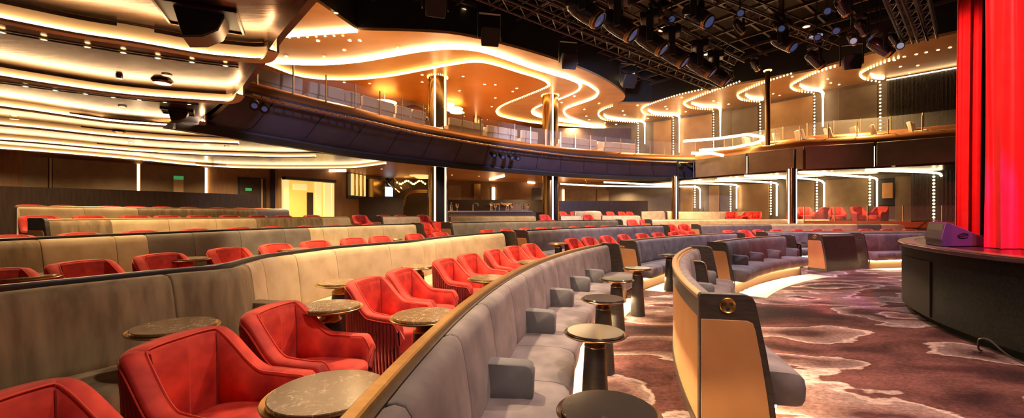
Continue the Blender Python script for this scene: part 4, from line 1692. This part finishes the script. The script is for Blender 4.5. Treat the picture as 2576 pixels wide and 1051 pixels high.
for i, (u, Y, rz) in enumerate(((2025, 18.6, .5), (2064, 18.7, -1.9), (2105, 18.2, .4), (2165, 17.6, .8), (2208, 17.1, -.4), (1900, 21.5, .3), (1870, 22.0, -.6), (1840, 22.5, .5), (1790, 23.5, .2), (1748, 25.4, -.4), (1705, 26.4, .3))):
    x = (u - CX) / FPX * Y
    dup(chair0, (x, Y, 1.0 if i < 5 else .82), rz + 2.2, f'red armchair {ORD[i]} along the glazed side platform behind the last rows', 'armchairs on the side platform', 1.0)
mb = MB()
mb.tube([bp(2290, 556, 1.25), bp(2345, 555, 1.25), bp(2360, 556, 1.25)], .03, 6)
tag(mb.build('handrail', M['gold']), 'short brass handrail beside the glazed platform', 'handrail')

# ------------------------------------------------------------------ lower back walls and parapet on the left
par = [Vector((*ray_c(u, 24.8), 0)) for u in (-300, 0, 200, 400, 560, 656)]
ztop = [EYE - (v - VH) * p.y / FPX for p, v in zip(par, (462, 468, 474, 481, 487, 491))]
mb = MB()
mb.wall([(p.x, p.y) for p in par], 0.7, ztop, 0.15, 1)
tag(mb.build('parapet', M['wood_dark'], smooth=False), 'long dark wood parapet behind the last rows on the left', 'low wall')
# back wall line
bw = [at(u, 400, Y) for u, Y in ((-500, 11.6), (0, 13.7), (340, 16.3), (520, 17.8), (700, 19.6), (860, 22.5), (960, 27), (1100, 29), (1420, 31), (1700, 31.3))]
for p in bw:
    p.z = 0
mb = MB()
mb.wall([(p.x, p.y) for p in bw], .5, 3.86, 0.2, 1)
WB = struct(mb.build('wall_back', M['wood_mid'], smooth=False))


def onB(u):
    m_ = (u - CX) / FPX
    for a, b in zip(bw, bw[1:]):
        den = (b.x - a.x) - m_ * (b.y - a.y)
        t = (m_ * a.y - a.x) / den if abs(den) > 1e-9 else 0
        if -1e-6 <= t <= 1 + 1e-6:
            return a.lerp(b, t)
    return bw[-1]


def bpanel(u0, u1, z0, z1, m, d=0.06, name='wall_panel', parent=None, base=0.0, sep=False):
    A, Bb = onB(u0), onB(u1)
    dd = (Bb - A).normalized()
    n = Vector((dd.y, -dd.x, 0))
    mb = MB()
    mb.loft([[P + n * base + Vector((0, 0, z0)), P + n * base + Vector((0, 0, z1)), P + n * (base + d) + Vector((0, 0, z1)), P + n * (base + d) + Vector((0, 0, z0))] for P in (A, Bb)])
    return mb.build(name, m, parent or WB, smooth=False)


def vz(v, u):
    return EYE - (v - VH) * onB(u).y / FPX


for a, b in ((-460, 122), (132, 343), (353, 515)):
    bpanel(a, b, .6, 3.45, M['wallfab'], .12)
for u, m in ((127, M['gold_soft']), (348, M['strip']), (518, M['strip'])):
    bpanel(u - 3, u + 3, .6, 3.45, m, .08, 'light_slot')
bpanel(436, 461, vz(485, 448), vz(443, 448), mat('parchment board', (.55, .42, .2), .6), .03, 'notice_board', base=.12)
o = bpanel(436, 461, vz(452, 448), vz(443, 448), M['green'], .02, 'notice_header', base=.16)
# door recess on the left back wall
dr = bpanel(598, 668, .6, vz(447, 630), M['black'], .05, 'door_recess')
bpanel(602, 655, .6, vz(450, 630), M['veneer'], .05, 'door_1', base=.05)
o = bpanel(616, 632, vz(480, 620), vz(473, 620), M['green'], .02, 'exit_label', base=.11)
o = bpanel(656, 660, .6, vz(450, 658), M['gold_soft'], .05, 'door_edge', base=.05)
bpanel(678, 689, .6, 3.6, M['coldark'], .25, 'pilaster')
# lit lobby opening
bpanel(708, 812, .6, vz(452, 760), M['yellow'], .05, 'lobby_glass')
for u0, u1 in ((708, 722), (790, 804), (812, 828), (830, 836)):
    bpanel(u0, u1, .6, vz(456, 760), M['lobby'], .12, 'lobby_pier', base=.05)
bpanel(770, 784, .6, vz(484, 776), M['wood_dark'], .08, 'lobby_door', base=.05)
bpanel(735, 768, vz(478, 750), vz(463, 750), M['lobby'], .08, 'lobby_light', base=.06)
bpanel(708, 836, vz(455, 760), vz(448, 760), M['black_m'], .3, 'lobby_header', base=.05)
# mirrored strips, screen and truss pattern behind the dark screen
for k in range(7):
    bpanel(880 + k * 5, 882 + k * 5, vz(492, 890), vz(438, 890), M['gold'] if k % 2 else M['lobby'], .2, 'gold_fin')
bpanel(872, 915, vz(500, 890), vz(436, 890), M['black_m'], .06, 'dark_recess')
bpanel(920, 950, .6, 3.6, M['colmirror'], .5, 'bronze_pier')
bpanel(954, 988, .6, vz(436, 970), M['black_m'], .05, 'dark_recess')
bpanel(956, 986, vz(494, 970), vz(470, 970), M['screen'], .08, 'lit_screen', base=.05)
bpanel(990, 1075, .6, vz(437, 1030), mat('dim gold lobby wall', (.10, .07, .035), .3, metal=.4), .05, 'lobby_wall')
mb = MB()
for (u0, v0, u1, v1) in ((954, 460, 990, 438), (954, 470, 1000, 440), (954, 440, 1005, 485), (985, 440, 1012, 478), (1000, 492, 1030, 470)):
    mb.tube([at(u0, v0, 27.0), at(u1, v1, 27.0)], .07, 6)
tag(mb.build('lattice', M['chrome']), 'crossing bright metal struts in the lobby behind the dark screen', 'sculpture')
mb = MB()
for k in range(16):
    c = at(1000 + k * 4.6 + random.uniform(-1, 1), 459 + 4 * math.sin(k * .9), 26.6)
    mb.lathe([(0, -.06), (.05, -.03), (.06, 0), (.04, .05), (0, .07)], c, 6)
tag(mb.build('chandelier', M['strip_amber']), 'long low chandelier of amber glass in the lobby', 'chandelier')
mb = MB()
for dz in (0, .18, .36):
    mb.tube(catmull([at(1012 + dz * 10, 520, 25.5) + Vector((0, 0, 0)), at(1020 + dz * 10, 495 - dz * 12, 25.5), at(1038, 485 - dz * 14, 25.5), at(1075, 484 - dz * 14, 25.5)], 6), .04, 6)
tag(mb.build('stair_rail', M['gold']), 'curved golden stair railing beside the left tall column', 'railing')
# dark screens at the tiers' end
root = empty('dark_screen', at(900, 540, 24.4))
tag(root, 'tall dark slatted screen between the lobby and the fifth row', 'screen')
A, Bb = at(822, 494, 23.6), at(1015, 497, 25.2)
dd = Bb - A
mb = MB()
mb.wall([(A.x, A.y), (Bb.x, Bb.y)], .6, A.z, .15, 1)
mb.v = [(x - root.location.x, y - root.location.y, z - root.location.z) for x, y, z in mb.v]
mb.build('slatted_panel', M['veneer'], root)
mb = MB()
mb.wall([(at(813, 494, 23.6).x, 23.6), (at(822, 494, 23.6).x, 23.5)], .6, A.z + .03, .2, 1)
mb.v = [(x - root.location.x, y - root.location.y, z - root.location.z) for x, y, z in mb.v]
mb.build('end_post', M['leather'], root)
# bar
root = empty('bar_counter', at(1240, 560, 24.5))
o_ = root.location
tag(root, 'long bar counter with dark back wall between the two tall columns', 'bar')


def bpart(u0, u1, v0, v1, Y, m, name, d=.3):
    A, Bb = at(u0, v0, Y), at(u1, v0, Y)
    z1 = EYE - (v1 - VH) * Y / FPX
    mb = MB()
    mb.box(((A.x + Bb.x) / 2 - o_.x, Y + d / 2 - o_.y, (A.z + z1) / 2 - o_.z), (Bb.x - A.x, d, abs(z1 - A.z)))
    return mb.build(name, m, root, smooth=False)


bpart(1128, 1368, 534, 560, 24.5, M['wood_dark'], 'counter_front', .7)
bpart(1126, 1340, 530, 534, 24.4, mat('bar top', (.3, .2, .12), .3), 'counter_top', .9)
bpart(1127, 1378, 502, 545, 27.0, M['veneer'], 'back_panel', .2)
bpart(1230, 1256, 511, 515, 26.6, M['wood_mid'], 'shelf', .3)
bpart(1262, 1288, 511, 515, 26.6, M['wood_mid'], 'shelf', .3)
for i, u in enumerate((1135, 1150, 1190, 1236, 1246, 1256, 1276, 1288, 1300, 1316, 1328)):
    c = at(u, 530, 24.7)
    mb = MB()
    if i % 3 == 0:
        mb.lathe([(0, 0), (.09, 0), (.10, .05), (.10, .30), (.04, .36), (.04, .5), (0, .5)], c, 12)
        tag(mb.build('bottle', M['chrome']), f'shiny bottle on the bar counter, {ORD[i // 3]} such bottle from the left column', 'bottle', 'bottles on the bar')
    elif i % 3 == 1:
        mb.lathe([(0, 0), (.08, 0), (.02, .02), (.02, .18), (.11, .26), (.12, .42), (0, .42)], c, 12)
        tag(mb.build('drinking_glass', M['chrome']), f'stemmed glass on the bar counter, {ORD[i // 3]} from the left column', 'glass', 'glasses on the bar')
    else:
        mb.tube([c, c + Vector((0, 0, .35)), c + Vector((.12, 0, .46)), c + Vector((.28, 0, .42)), c + Vector((.3, 0, .3))], .03, 6)
        tag(mb.build('beer_tap', M['gold_soft']), f'curved tap on the bar counter, {ORD[i // 3]} from the left column', 'tap', 'taps on the bar')
bpanel(1128, 1160, .6, 3.5, M['wallgold'], .05)
bpanel(1235, 1335, .6, 3.4, M['wood_mid'], .05)
bpanel(1338, 1360, .6, 3.4, M['wood_dark'], .05)
bpanel(1241 - 3, 1241 + 3, .6, 3.4, M['strip'], .12, 'light_slot', base=.02)
bpanel(1190, 1206, .6, 3.6, M['colmirror'], .5, 'bronze_pier')
bpanel(1420, 1497, .6, 3.3, M['wallfab'], .12)
bpanel(1501, 1574, .6, 3.3, M['wallfab'], .12)
bpanel(1415, 1418, .6, 3.3, M['strip'], .1, 'light_slot')
bpanel(1574, 1576, .6, 3.3, M['strip'], .1, 'light_slot')
bpanel(1578, 1678, .6, 3.45, M['wood_dark'], .10)
bpanel(1591, 1622, .6, vz(480, 1600), M['veneer'], .08, 'door_2', base=.1)
bpanel(1593, 1617, .6, vz(487, 1600), M['wallgold'], .05, 'door_glow', base=.18)
mb = MB()
A, Bb = at(1406, 505, 26.8), at(1630, 507, 26.8)
mb.wall([(A.x, A.y), (Bb.x, Bb.y)], .6, A.z, .15, 1)
tag(mb.build('parapet', M['wood_dark'], smooth=False), 'dark wood parapet below the tan wall panels right of the second column', 'low wall')

# strips glowing on the lower ceiling at the centre
for u0, v0, u1, v1, lb in ((1180, 463, 1420, 470, 'above the bar'), (1232, 452, 1268, 443, 'short slanting, above the bar'), (1328, 459, 1362, 463, 'short, touching the second column'), (712, 432, 870, 430, 'before the lobby opening')):
    mb = MB()
    mb.tube([bp(u0, v0, 3.74), bp((u0 + u1) / 2, (v0 + v1) / 2, 3.74), bp(u1, v1, 3.74)], .05, 6)
    tag(mb.build('ceiling_light_strip', M['strip']), 'glowing ceiling line ' + lb, 'ceiling light')
for u, v in ((730, 436), (824, 441), (1055, 441), (1068, 446)):
    c = bp(u, v, 3.79)
    mb = MB()
    mb.lathe([(0, -.05), (.55, -.05), (.58, 0), (0, 0)], c, 30)
    tag(mb.build('ceiling_disc', M['lobby']), 'flat round glowing disc on the low ceiling near the lobby', 'ceiling light', 'round discs on the low ceiling')

# ------------------------------------------------------------------ upper balcony furniture
mb = MB()
mb.wall([(-20, 24), (-10, 30), (0, 33), (10, 33), (14, 31)], 4.7, 7.9, .2, 1)
struct(mb.build('wall_back', M['wood_mid'], smooth=False))
k = 0
for (u0, u1, Yd, h, lb) in ((640, 760, 0.9, .45, 'nearest left'), (775, 905, 0.9, .45, 'second along the copper edge'), (910, 990, 0.9, .42, 'third along the copper edge'), (995, 1070, .9, .40, 'just left of the first column'), (1128, 1215, .9, .40, 'just right of the first column'), (1160, 1290, 2.6, .45, 'behind the one right of the first column'), (1225, 1300, .9, .4, 'between the columns'), (1310, 1352, 1.2, .5, 'left of the second column'), (1408, 1500, 1.2, .45, 'right of the second column'), (1420, 1520, 2.8, .5, 'back line right of the second column'), (1518, 1600, 1.2, .4, 'near the inner bay'), (1520, 1600, 2.8, .45, 'back line near the inner bay'), (1400, 1480, 4.2, .5, 'rear line behind the second column')):
    # find deck position behind the copper edge
    def onT(u):
        m_ = (u - CX) / FPX
        for a, b in zip(B1, B1[1:]):
            den = (b.x - a.x) - m_ * (b.y - a.y)
            t = (m_ * a.y - a.x) / den if abs(den) > 1e-9 else 0
            if -1e-6 <= t <= 1 + 1e-6:
                return a.lerp(b, t)
        return B1[-1]
    A, Bb = onT(u0), onT(u1)
    A = A * (1 + Yd / A.y)
    Bb = Bb * (1 + Yd / Bb.y)
    lift = 0.22 * Yd
    root = empty('balcony_banquette', (A.x, A.y, 4.70 + lift * .5))
    tag(root, 'cream upholstered balcony seat, ' + lb, 'seat', 'cream balcony seats')
    n = max(2, round((Bb - A).length / .62))
    dd = (Bb - A)
    dd.z = 0
    per = dd.length / n
    a = math.atan2(dd.y, dd.x)
    for i in range(n):
        mb = MB()
        c = dd * ((i + .5) / n)
        mb.box((c.x, c.y, .46 + h * .25), (per * .94, .16, h * .8), a)
        mb.build('back_cushion', M['cream'], root, bevel=.03)
    mb = MB()
    c = dd * .5
    q = Vector((-dd.y, dd.x, 0)).normalized() * .3
    mb.box((c.x + q.x, c.y + q.y, .2), (dd.length, .6, .4), a)
    mb.build('seat_base', M['cream'], root)
# glowing back bar on the balcony
root = empty('balcony_bar', (-6.0, 28, 4.7))
tag(root, 'glowing yellow back bar of the balcony lounge left of the first column', 'bar')
mb = MB()
A, Bb = at(952, 300, 28), at(1076, 300, 28)
mb.box(((A.x + Bb.x) / 2 + 6, 0.2, 1.2), (Bb.x - A.x, .2, 2.4))
mb.build('back_panel', M['yellow'], root)
for i in range(14):
    mb = MB()
    mb.box((A.x + 6 + (Bb.x - A.x) * (i + .5) / 14, 0, 1.4), (.14, .15, 2.2))
    mb.build('fin', M['gold'], root)
for i, (u, v, Y, r) in enumerate(((972, 249, 26, .55), (1012, 246, 24, .55), (1050, 252, 25, .5), (968, 258, 22, .6), (1130, 262, 24, .3), (1140, 274, 24, .55), (1150, 282, 26, .45), (1168, 289, 27, .6), (1226, 299, 28, .35), (1212, 291, 28, .25), (1070, 268, 25, .3), (1233, 303, 30, .5))):
    c = at(u, v, Y)
    mb = MB()
    mb.lathe([(0, -.03), (r, -.03), (r * 1.03, 0.02), (0.012, .02), (0.012, ZC - .2 - c.z), (0, ZC - .2 - c.z)], c, 28)
    tag(mb.build('disc_pendant', M['strip_amber']), f'glowing flat disc light over the balcony lounge, {ORD[i]} of the cluster from the left', 'ceiling light', 'disc lights over the balcony lounge')
root = empty('dome_lamp', at(1040, 296, 24))
tag(root, 'large bronze dome lamp glowing over the balcony bar', 'lamp')
mb = MB()
mb.lathe([(0.85, -.05), (.82, .2), (.6, .5), (.25, .68), (0, .7), (0, .66), (.5, .45), (.75, .15), (.80, -.05)], (0, 0, 0), 32)
mb.build('shade', M['colmirror'], root)
mb = MB()
mb.lathe([(0, -.05), (.42, -.05), (.42, .05), (0, .05)], (0, 0, 0), 24)
mb.build('lamp_glass', M['strip'], root)
# dark ledge behind balcony seats at the right
mb = MB()
A, Bb = at(1300, 322, 29.0), at(1588, 336, 27.5)
mb.wall([(A.x, A.y), (Bb.x, Bb.y)], 4.7, [A.z, Bb.z + .35], .2, 1)
tag(mb.build('parapet', M['wood_dark'], smooth=False), 'dark ledge wall behind the cream balcony seats', 'low wall')
# rear wall of balcony at the right (gold) between the columns and first bay
mb = MB()
mb.wall([(5.5, 32.5), (8.2, 30.6)], 4.7, 8, .1, 1)
mb.build('wall_panel', M['wallgold'], WR)

# ------------------------------------------------------------------ technical ceiling
mb = MB()
mb.prism([(-10, -4), (30, -4), (30, 30), (-10, 30)], 10.25, 10.35)
struct(mb.build('ceiling', M['black'], smooth=False))
# suspended grid
gridm = MB()
ang = math.radians(38)
for k in range(-16, 26):
    # direction 1
    c = Vector((6, 13, 0)) + Vector((-math.sin(ang), math.cos(ang), 0)) * (k * .95 - 3)
    d = Vector((math.cos(ang), math.sin(ang), 0))
    a, b = c - d * 16, c + d * 16
    if k % 1 == 0:
        gridm.box(((a.x + b.x) / 2, (a.y + b.y) / 2, 9.2), (32, .09, .12), ang)
for k in range(-14, 16):
    c = Vector((6, 13, 0)) + Vector((math.cos(ang), math.sin(ang), 0)) * (k * 1.25)
    gridm.box((c.x, c.y, 9.12), (.09, 32, .12), ang)
GR = tag(gridm.build('ceiling_grid', M['steel'], smooth=False), 'black steel grid hanging under the dark technical ceiling', 'grid')
# dim panels in the grid
mb = MB()
for _ in range(60):
    k, j = random.randint(-10, 20), random.randint(-10, 10)
    c = Vector((6, 13, 0)) + Vector((-math.sin(ang), math.cos(ang), 0)) * ((k + .5) * .95 - 3) + Vector((math.cos(ang), math.sin(ang), 0)) * ((j + .5) * 1.25)
    mb.box((c.x, c.y, 9.6), (1.1, .8, .05), ang)
tag(mb.build('acoustic_panels', mat('dim grey panel', (.06, .05, .045), .7), smooth=False), 'grey acoustic panels lying over the ceiling grid', 'ceiling panel', kind='stuff')


def truss(a, b, w_, lab, m=M['steel'], n=None, group='lighting trusses'):
    a, b = Vector(a), Vector(b)
    d = b - a
    L = d.length
    d.normalize()
    s = Vector((d.y, -d.x, 0)).normalized()
    up = Vector((0, 0, 1))
    root = empty('truss', a)
    tag(root, lab, 'truss', group)
    offs = [s * (w_ / 2) , s * (-w_ / 2), s * (w_ / 2) + up * w_, s * (-w_ / 2) + up * w_]
    mb = MB()
    for o in offs:
        mb.tube([o, o + (b - a)], .03, 6)
    mb.build('chord', m, root)
    mb = MB()
    n = n or int(L / max(w_ * 1.1, .55))
    for i in range(n):
        p, q = d * (L * i / n), d * (L * (i + 1) / n)
        mb.tube([p + offs[0], q + offs[1]], .014, 4)
        mb.tube([p + offs[0], q + offs[2]], .014, 4)
        mb.tube([p + offs[1], q + offs[3]], .014, 4)
        mb.tube([p + offs[0], p + offs[1]], .014, 4)
    mb.build('lacing', m, root)
    return root


def bz(u, v, z):
    return bp(u, v, z)


truss(bz(1090, -60, 6.6), bz(1800, 224, 6.6), .42, 'long lighting truss nearest the gold balcony ceiling')
truss(bz(1200, -60, 7.4), bz(1830, 205, 7.4), .42, 'lighting truss running just behind the nearest one')
truss(bz(1420, -60, 7.0), bz(1860, 160, 7.0), .36, 'lighting truss above the line of moving heads')
truss(bz(1640, -60, 7.6), bz(2100, 120, 7.6), .36, 'lighting truss over the middle of the hall')
truss(bz(2215, -60, 6.6), bz(2285, 112, 6.6), .2, 'first thin truss rising beside the stage curtain', mat('cool steel', (.14, .12, .15), .3, metal=.8))
truss(bz(2262, -60, 6.6), bz(2322, 104, 6.6), .2, 'second thin truss rising beside the stage curtain', MATS['cool steel'])
truss(bz(2305, -60, 6.6), bz(2345, 98, 6.6), .2, 'third thin truss rising beside the stage curtain', MATS['cool steel'])


def make_head():
    root = empty('moving_head_light')
    tag(root, 'x', 'spotlight')
    # base hangs up at +z, yoke, head pointing along +x tilted down
    mb = MB()
    mb.box((0, 0, .55), (.34, .30, .16))
    mb.build('base', M['black_m'], root, bevel=.03)
    mb = MB()
    for s in (-1, 1):
        mb.box((0, s * .19, .28), (.12, .05, .50))
    mb.box((0, 0, .48), (.14, .40, .06))
    mb.build('yoke', M['black'], root, bevel=.015)
    q = Vector((.72, -.10, -.66)).normalized().to_track_quat('Z', 'Y').to_matrix()
    mb = MB()
    mb.lathe([(0, -.34), (.10, -.33), (.15, -.27), (.165, -.1), (.16, .12), (.145, .26), (.13, .34), (.12, .34), (.11, .30), (0, .30)], (0, 0, .12), 24, q)
    h = mb.build('head', mat('glossy black housing', (.02, .018, .02), .18, coat=.5), root)
    mb = MB()
    mb.lathe([(0, .30), (.112, .30), (.10, .325), (0, .335)], (0, 0, .12), 20, q)
    mb.build('lens', M['lens'], h)
    mb = MB()
    mb.lathe([(.146, .24), (.152, .26), (.15, .30), (.14, .31)], (0, 0, .12), 24, q)
    mb.build('front_ring', M['gold'], h)
    return root


mh = make_head()
MHP = [(1470, 45), (1556, 82), (1635, 118), (1690, 150), (1760, 178), (1800, 200)]
for i, (u, v) in enumerate(MHP):
    p = bp(u, v, 6.1 + .0 * i)
    lab = f'large black moving head spotlight, {ORD[i]} along the truss from the camera'
    if i == 0:
        mh.location = p
        mh.rotation_euler = (0, 0, -.35)
        mh.scale = (1.5,) * 3
        mh['label'] = lab
        mh['group'] = 'moving heads along the long truss'
    else:
        dup(mh, p, -.35, lab, 'moving heads along the long truss', 1.5)
for i, (u, v, z, rz, s) in enumerate(((1755, 55, 6.8, -.8, 1.4), (1970, 118, 6.8, -.9, 1.3), (2215, 130, 6.0, -.2, 1.0), (2050, 160, 7.2, .2, 1.2), (1860, 75, 7.6, .4, .8), (1960, 75, 7.6, .5, .8), (2120, 25, 7.0, .5, .9), (2168, 78, 7.0, .5, .8), (1790, 185, 7.8, .9, .8), (1835, 190, 7.8, .7, .8), (1650, 35, 7.0, .5, .8), (1560, 15, 7.2, .9, .8), (1455, 8, 7.0, 1.2, .7), (1900, 170, 8.2, .6, .9), (2250, 105, 6.8, .4, .6), (2145, 105, 6.8, .4, .6))):
    hd = dup(mh, bp(u, v, z), rz, f'black spotlight in the dark rig, {ORD[i]} of those scattered above the hall', 'scattered spotlights in the rig', s)
    mb = MB()
    mb.tube([(0, 0, .6), (0, 0, (9.1 - hd.location.z) / s)], .02, 5)
    mb.build('drop_pipe', M['black_m'], hd)
# round led pars
for i, (u, v, z) in enumerate(((2145, 103, 6.6), (2263, 115, 6.4), (2102, 78, 6.6), (2055, 94, 7.0), (1862, 33, 7.0), (1965, 72, 7.0), (1500, 36, 6.4), (1690, 48, 7.2), (1818, 188, 7.6), (2080, 28, 7.0), (2205, 85, 6.6), (2190, 100, 6.6))):
    c = bp(u, v, z)
    root = empty('par_light', c)
    tag(root, f'round LED stage light, {ORD[i]} of those glinting in the rig', 'spotlight', 'round led lights in the rig')
    q = Vector((-c.x * .6 - 1, -c.y, -c.z * .8)).normalized().to_track_quat('Z', 'Y').to_matrix()
    mb = MB()
    mb.lathe([(0, -.20), (.07, -.18), (.10, 0), (.105, .12), (.095, .12), (.085, .10), (0, .10)], (0, 0, 0), 18, q)
    mb.build('housing', M['black'], root)
    mb = MB()
    mb.tube([(0, 0, .05), (0, 0, 9.1 - c.z)], .015, 5)
    mb.build('drop_pipe', M['black_m'], root)
    mb = MB()
    mb.lathe([(0, .105), (.082, .105), (.078, .115), (0, .115)], (0, 0, 0), 18, q)
    mb.build('lens', M['lensw'] if i < 2 else M['lens'], root)
for i, (u, v) in enumerate(((1166, 24), (1319, 80), (1475, 143), (1596, 188), (1665, 75), (1778, 136), (1844, 171), (2028, 66), (2080, 115), (1663, 216))):
    downlight(bp(u, v, 9.0), f'bright work lamp in the dark ceiling grid', 'work lamps in the dark ceiling grid', 0.16)
mb = MB()
mb.lathe([(0, 0), (.22, 0), (.24, .05), (0, .08)], bp(2052, 93, 8.6), 20)
tag(mb.build('work_light', M['lensw']), 'pale green-white oval light in the dark ceiling grid', 'spotlight')


# hanging box speakers
def boxspk(u, v, z, s, rz, lab, tilt=.5, parts=True):
    c = bp(u, v, z)
    root = empty('loudspeaker', c, rz)
    tag(root, lab, 'speaker', None)
    q = Matrix.Rotation(tilt, 3, 'X')
    mb = MB()
    pr = [(-.30, -.22), (.30, -.22), (.34, .0), (.30, .18), (-.30, .18), (-.34, 0)]
    mb.loft([[q @ Vector((x * s, -.25 * s, y * s * 1.6)) for x, y in pr], [q @ Vector((x * s * .8, .3 * s, y * s * 1.3)) for x, y in pr]])
    mb.build('cabinet', mat('speaker body', (.03, .025, .022), .5), root, bevel=.03)
    mb = MB()
    mb.loft([[q @ Vector((x * s * .9, -.27 * s, y * s * 1.45)) for x, y in pr], [q @ Vector((x * s * .9, -.25 * s, y * s * 1.45)) for x, y in pr]])
    mb.build('grille', M['black'], root)
    mb = MB()
    for sx in (-1, 1):
        mb.box((sx * .40 * s, 0, .3 * s), (.04 * s, .12 * s, .9 * s))
    mb.box((0, 0, .75 * s), (.84 * s, .12 * s, .05 * s))
    mb.box((0, 0, (.75 * s + 9.15 - z) / 2), (.04, .04, 9.16 - z - .75 * s))
    mb.build('bracket', M['black_m'], root)
    return root


boxspk(1232, 88, 7.4, .95, .2, 'black hanging loudspeaker above the gold ceiling edge, left one')
boxspk(1430, 150, 7.6, .95, .2, 'black hanging loudspeaker above the gold ceiling edge, middle one')
boxspk(1580, 200, 7.8, 1.0, .2, 'black hanging loudspeaker above the ceiling lobe')
boxspk(1095, 12, 7.4, .9, .3, 'grey hanging box speaker at the top beside the truss')
boxspk(2142, 155, 6.8, .8, -.4, 'wide black loudspeaker above the side boxes', .2)


# recessed ceiling speakers in the near soffit
def wedge_speaker(u, v, s, lab):
    c = bp(u, v, Z1 if v < 150 else Z3)
    root = empty('ceiling_speaker', c, 0)
    tag(root, lab, 'speaker')
    mb = MB()
    # square frame recess
    for x0, y0, w1, h1 in ((-.46, 0, .03, .80), (.46, 0, .03, .80), (0, .40, .95, .03), (0, -.40, .95, .03)):
        mb.box((x0 * s, y0 * s, -.02), (w1 * s, h1 * s, .03))
    mb.build('frame', M['bronze_c'], root, smooth=False)
    mb = MB()
    mb.box((0, 0, -.006), (.90 * s, .78 * s, .008))
    mb.build('recess', M['black'], root, smooth=False)
    mb = MB()
    A_ = [(.28, -.05), (.20, -.24), (.02, -.36), (-.20, -.40), (-.30, -.02), (-.3, .05), (.28, .05)]
    rings = []
    for y, k in ((-.22, 1.0), (.22, 1.0)):
        rings.append([Vector((x * s * k + .02 * s, y * s, z * s)) for x, z in A_])
    mb.loft(rings)
    cb_ = mb.build('cabinet', M['black'], root, bevel=.01)
    mb = MB()
    A2 = [(.285, -.05), (.205, -.245), (.02, -.368), (-.20, -.408)]
    rings = []
    for x, z in A2:
        rings.append([Vector((x * s + .02 * s, y * s, z * s - .002)) for y in (-.20, .20)] + [Vector((x * s * .95 + .02 * s, y * s, z * s * .97)) for y in (.20, -.20)])
    mb.loft(rings)
    mb.build('grille', mat('brown metal grille', (.13, .08, .05), .35, metal=.6), root, angle=60)
    return root


sp1 = wedge_speaker(508, 40, 0.85, 'large black wedge loudspeaker let into the near bronze soffit')
sp1.rotation_euler = (0, 0, .45)
sp2 = wedge_speaker(448, 280, 0.62, 'smaller black wedge loudspeaker between the second and third coves')
sp2.rotation_euler = (0, 0, .6)
# smoke detectors / sprinkler
for u, v, z, lb in ((408, 203, Z2, 'flat round vent beside a downlight in the soffit'), (300, 331, z35 + .18, 'flat round vent between the far coves'), (300, 190, Z2, 'small sprinkler head in the bronze soffit')):
    mb = MB()
    r = .16 if 'vent' in lb else .05
    mb.lathe([(0, -.05), (r * .8, -.05), (r, -.02), (r, 0), (0, 0)], bp(u, v, z), 24)
    tag(mb.build('ceiling_vent' if 'vent' in lb else 'sprinkler', M['bronze_c']), lb, 'ceiling fitting')
# clusters of lamps on the lighting rail
for i, (u, v) in enumerate(((640, 262), (665, 270), (1240, 388), (1262, 392), (1285, 394), (1300, 396), (1706, 412), (1735, 416))):
    Y = next((b.y for a, b in zip(B1, B1[1:]) if (b.x / b.y * FPX + CX) > u), B1[-1].y) - .5
    c = at(u, v, Y)
    root = empty('rail_spotlight', c)
    tag(root, f'small spotlight clamped on the balcony lighting rail, {ORD[i]} from the left', 'spotlight', 'spotlights on the balcony rail')
    mb = MB()
    q = Vector((.5, -.8, -.5)).to_track_quat('Z', 'Y').to_matrix()
    mb.lathe([(0, -.2), (.09, -.18), (.11, 0), (.12, .16), (.10, .16), (0, .12)], (0, 0, 0), 14, q)
    mb.build('housing', M['black'], root)
    mb = MB()
    mb.lathe([(0, .125), (.095, .145), (0, .15)], (0, 0, 0), 14, q)
    mb.build('lens', M['lens'], root)

# wall closing the hall beyond the stage
mb = MB()
mb.wall([(16, 9.8), (19, 11.5), (24, 14)], 0, 9.0, .2, -1)
struct(mb.build('wall_stage', M['black'], smooth=False))
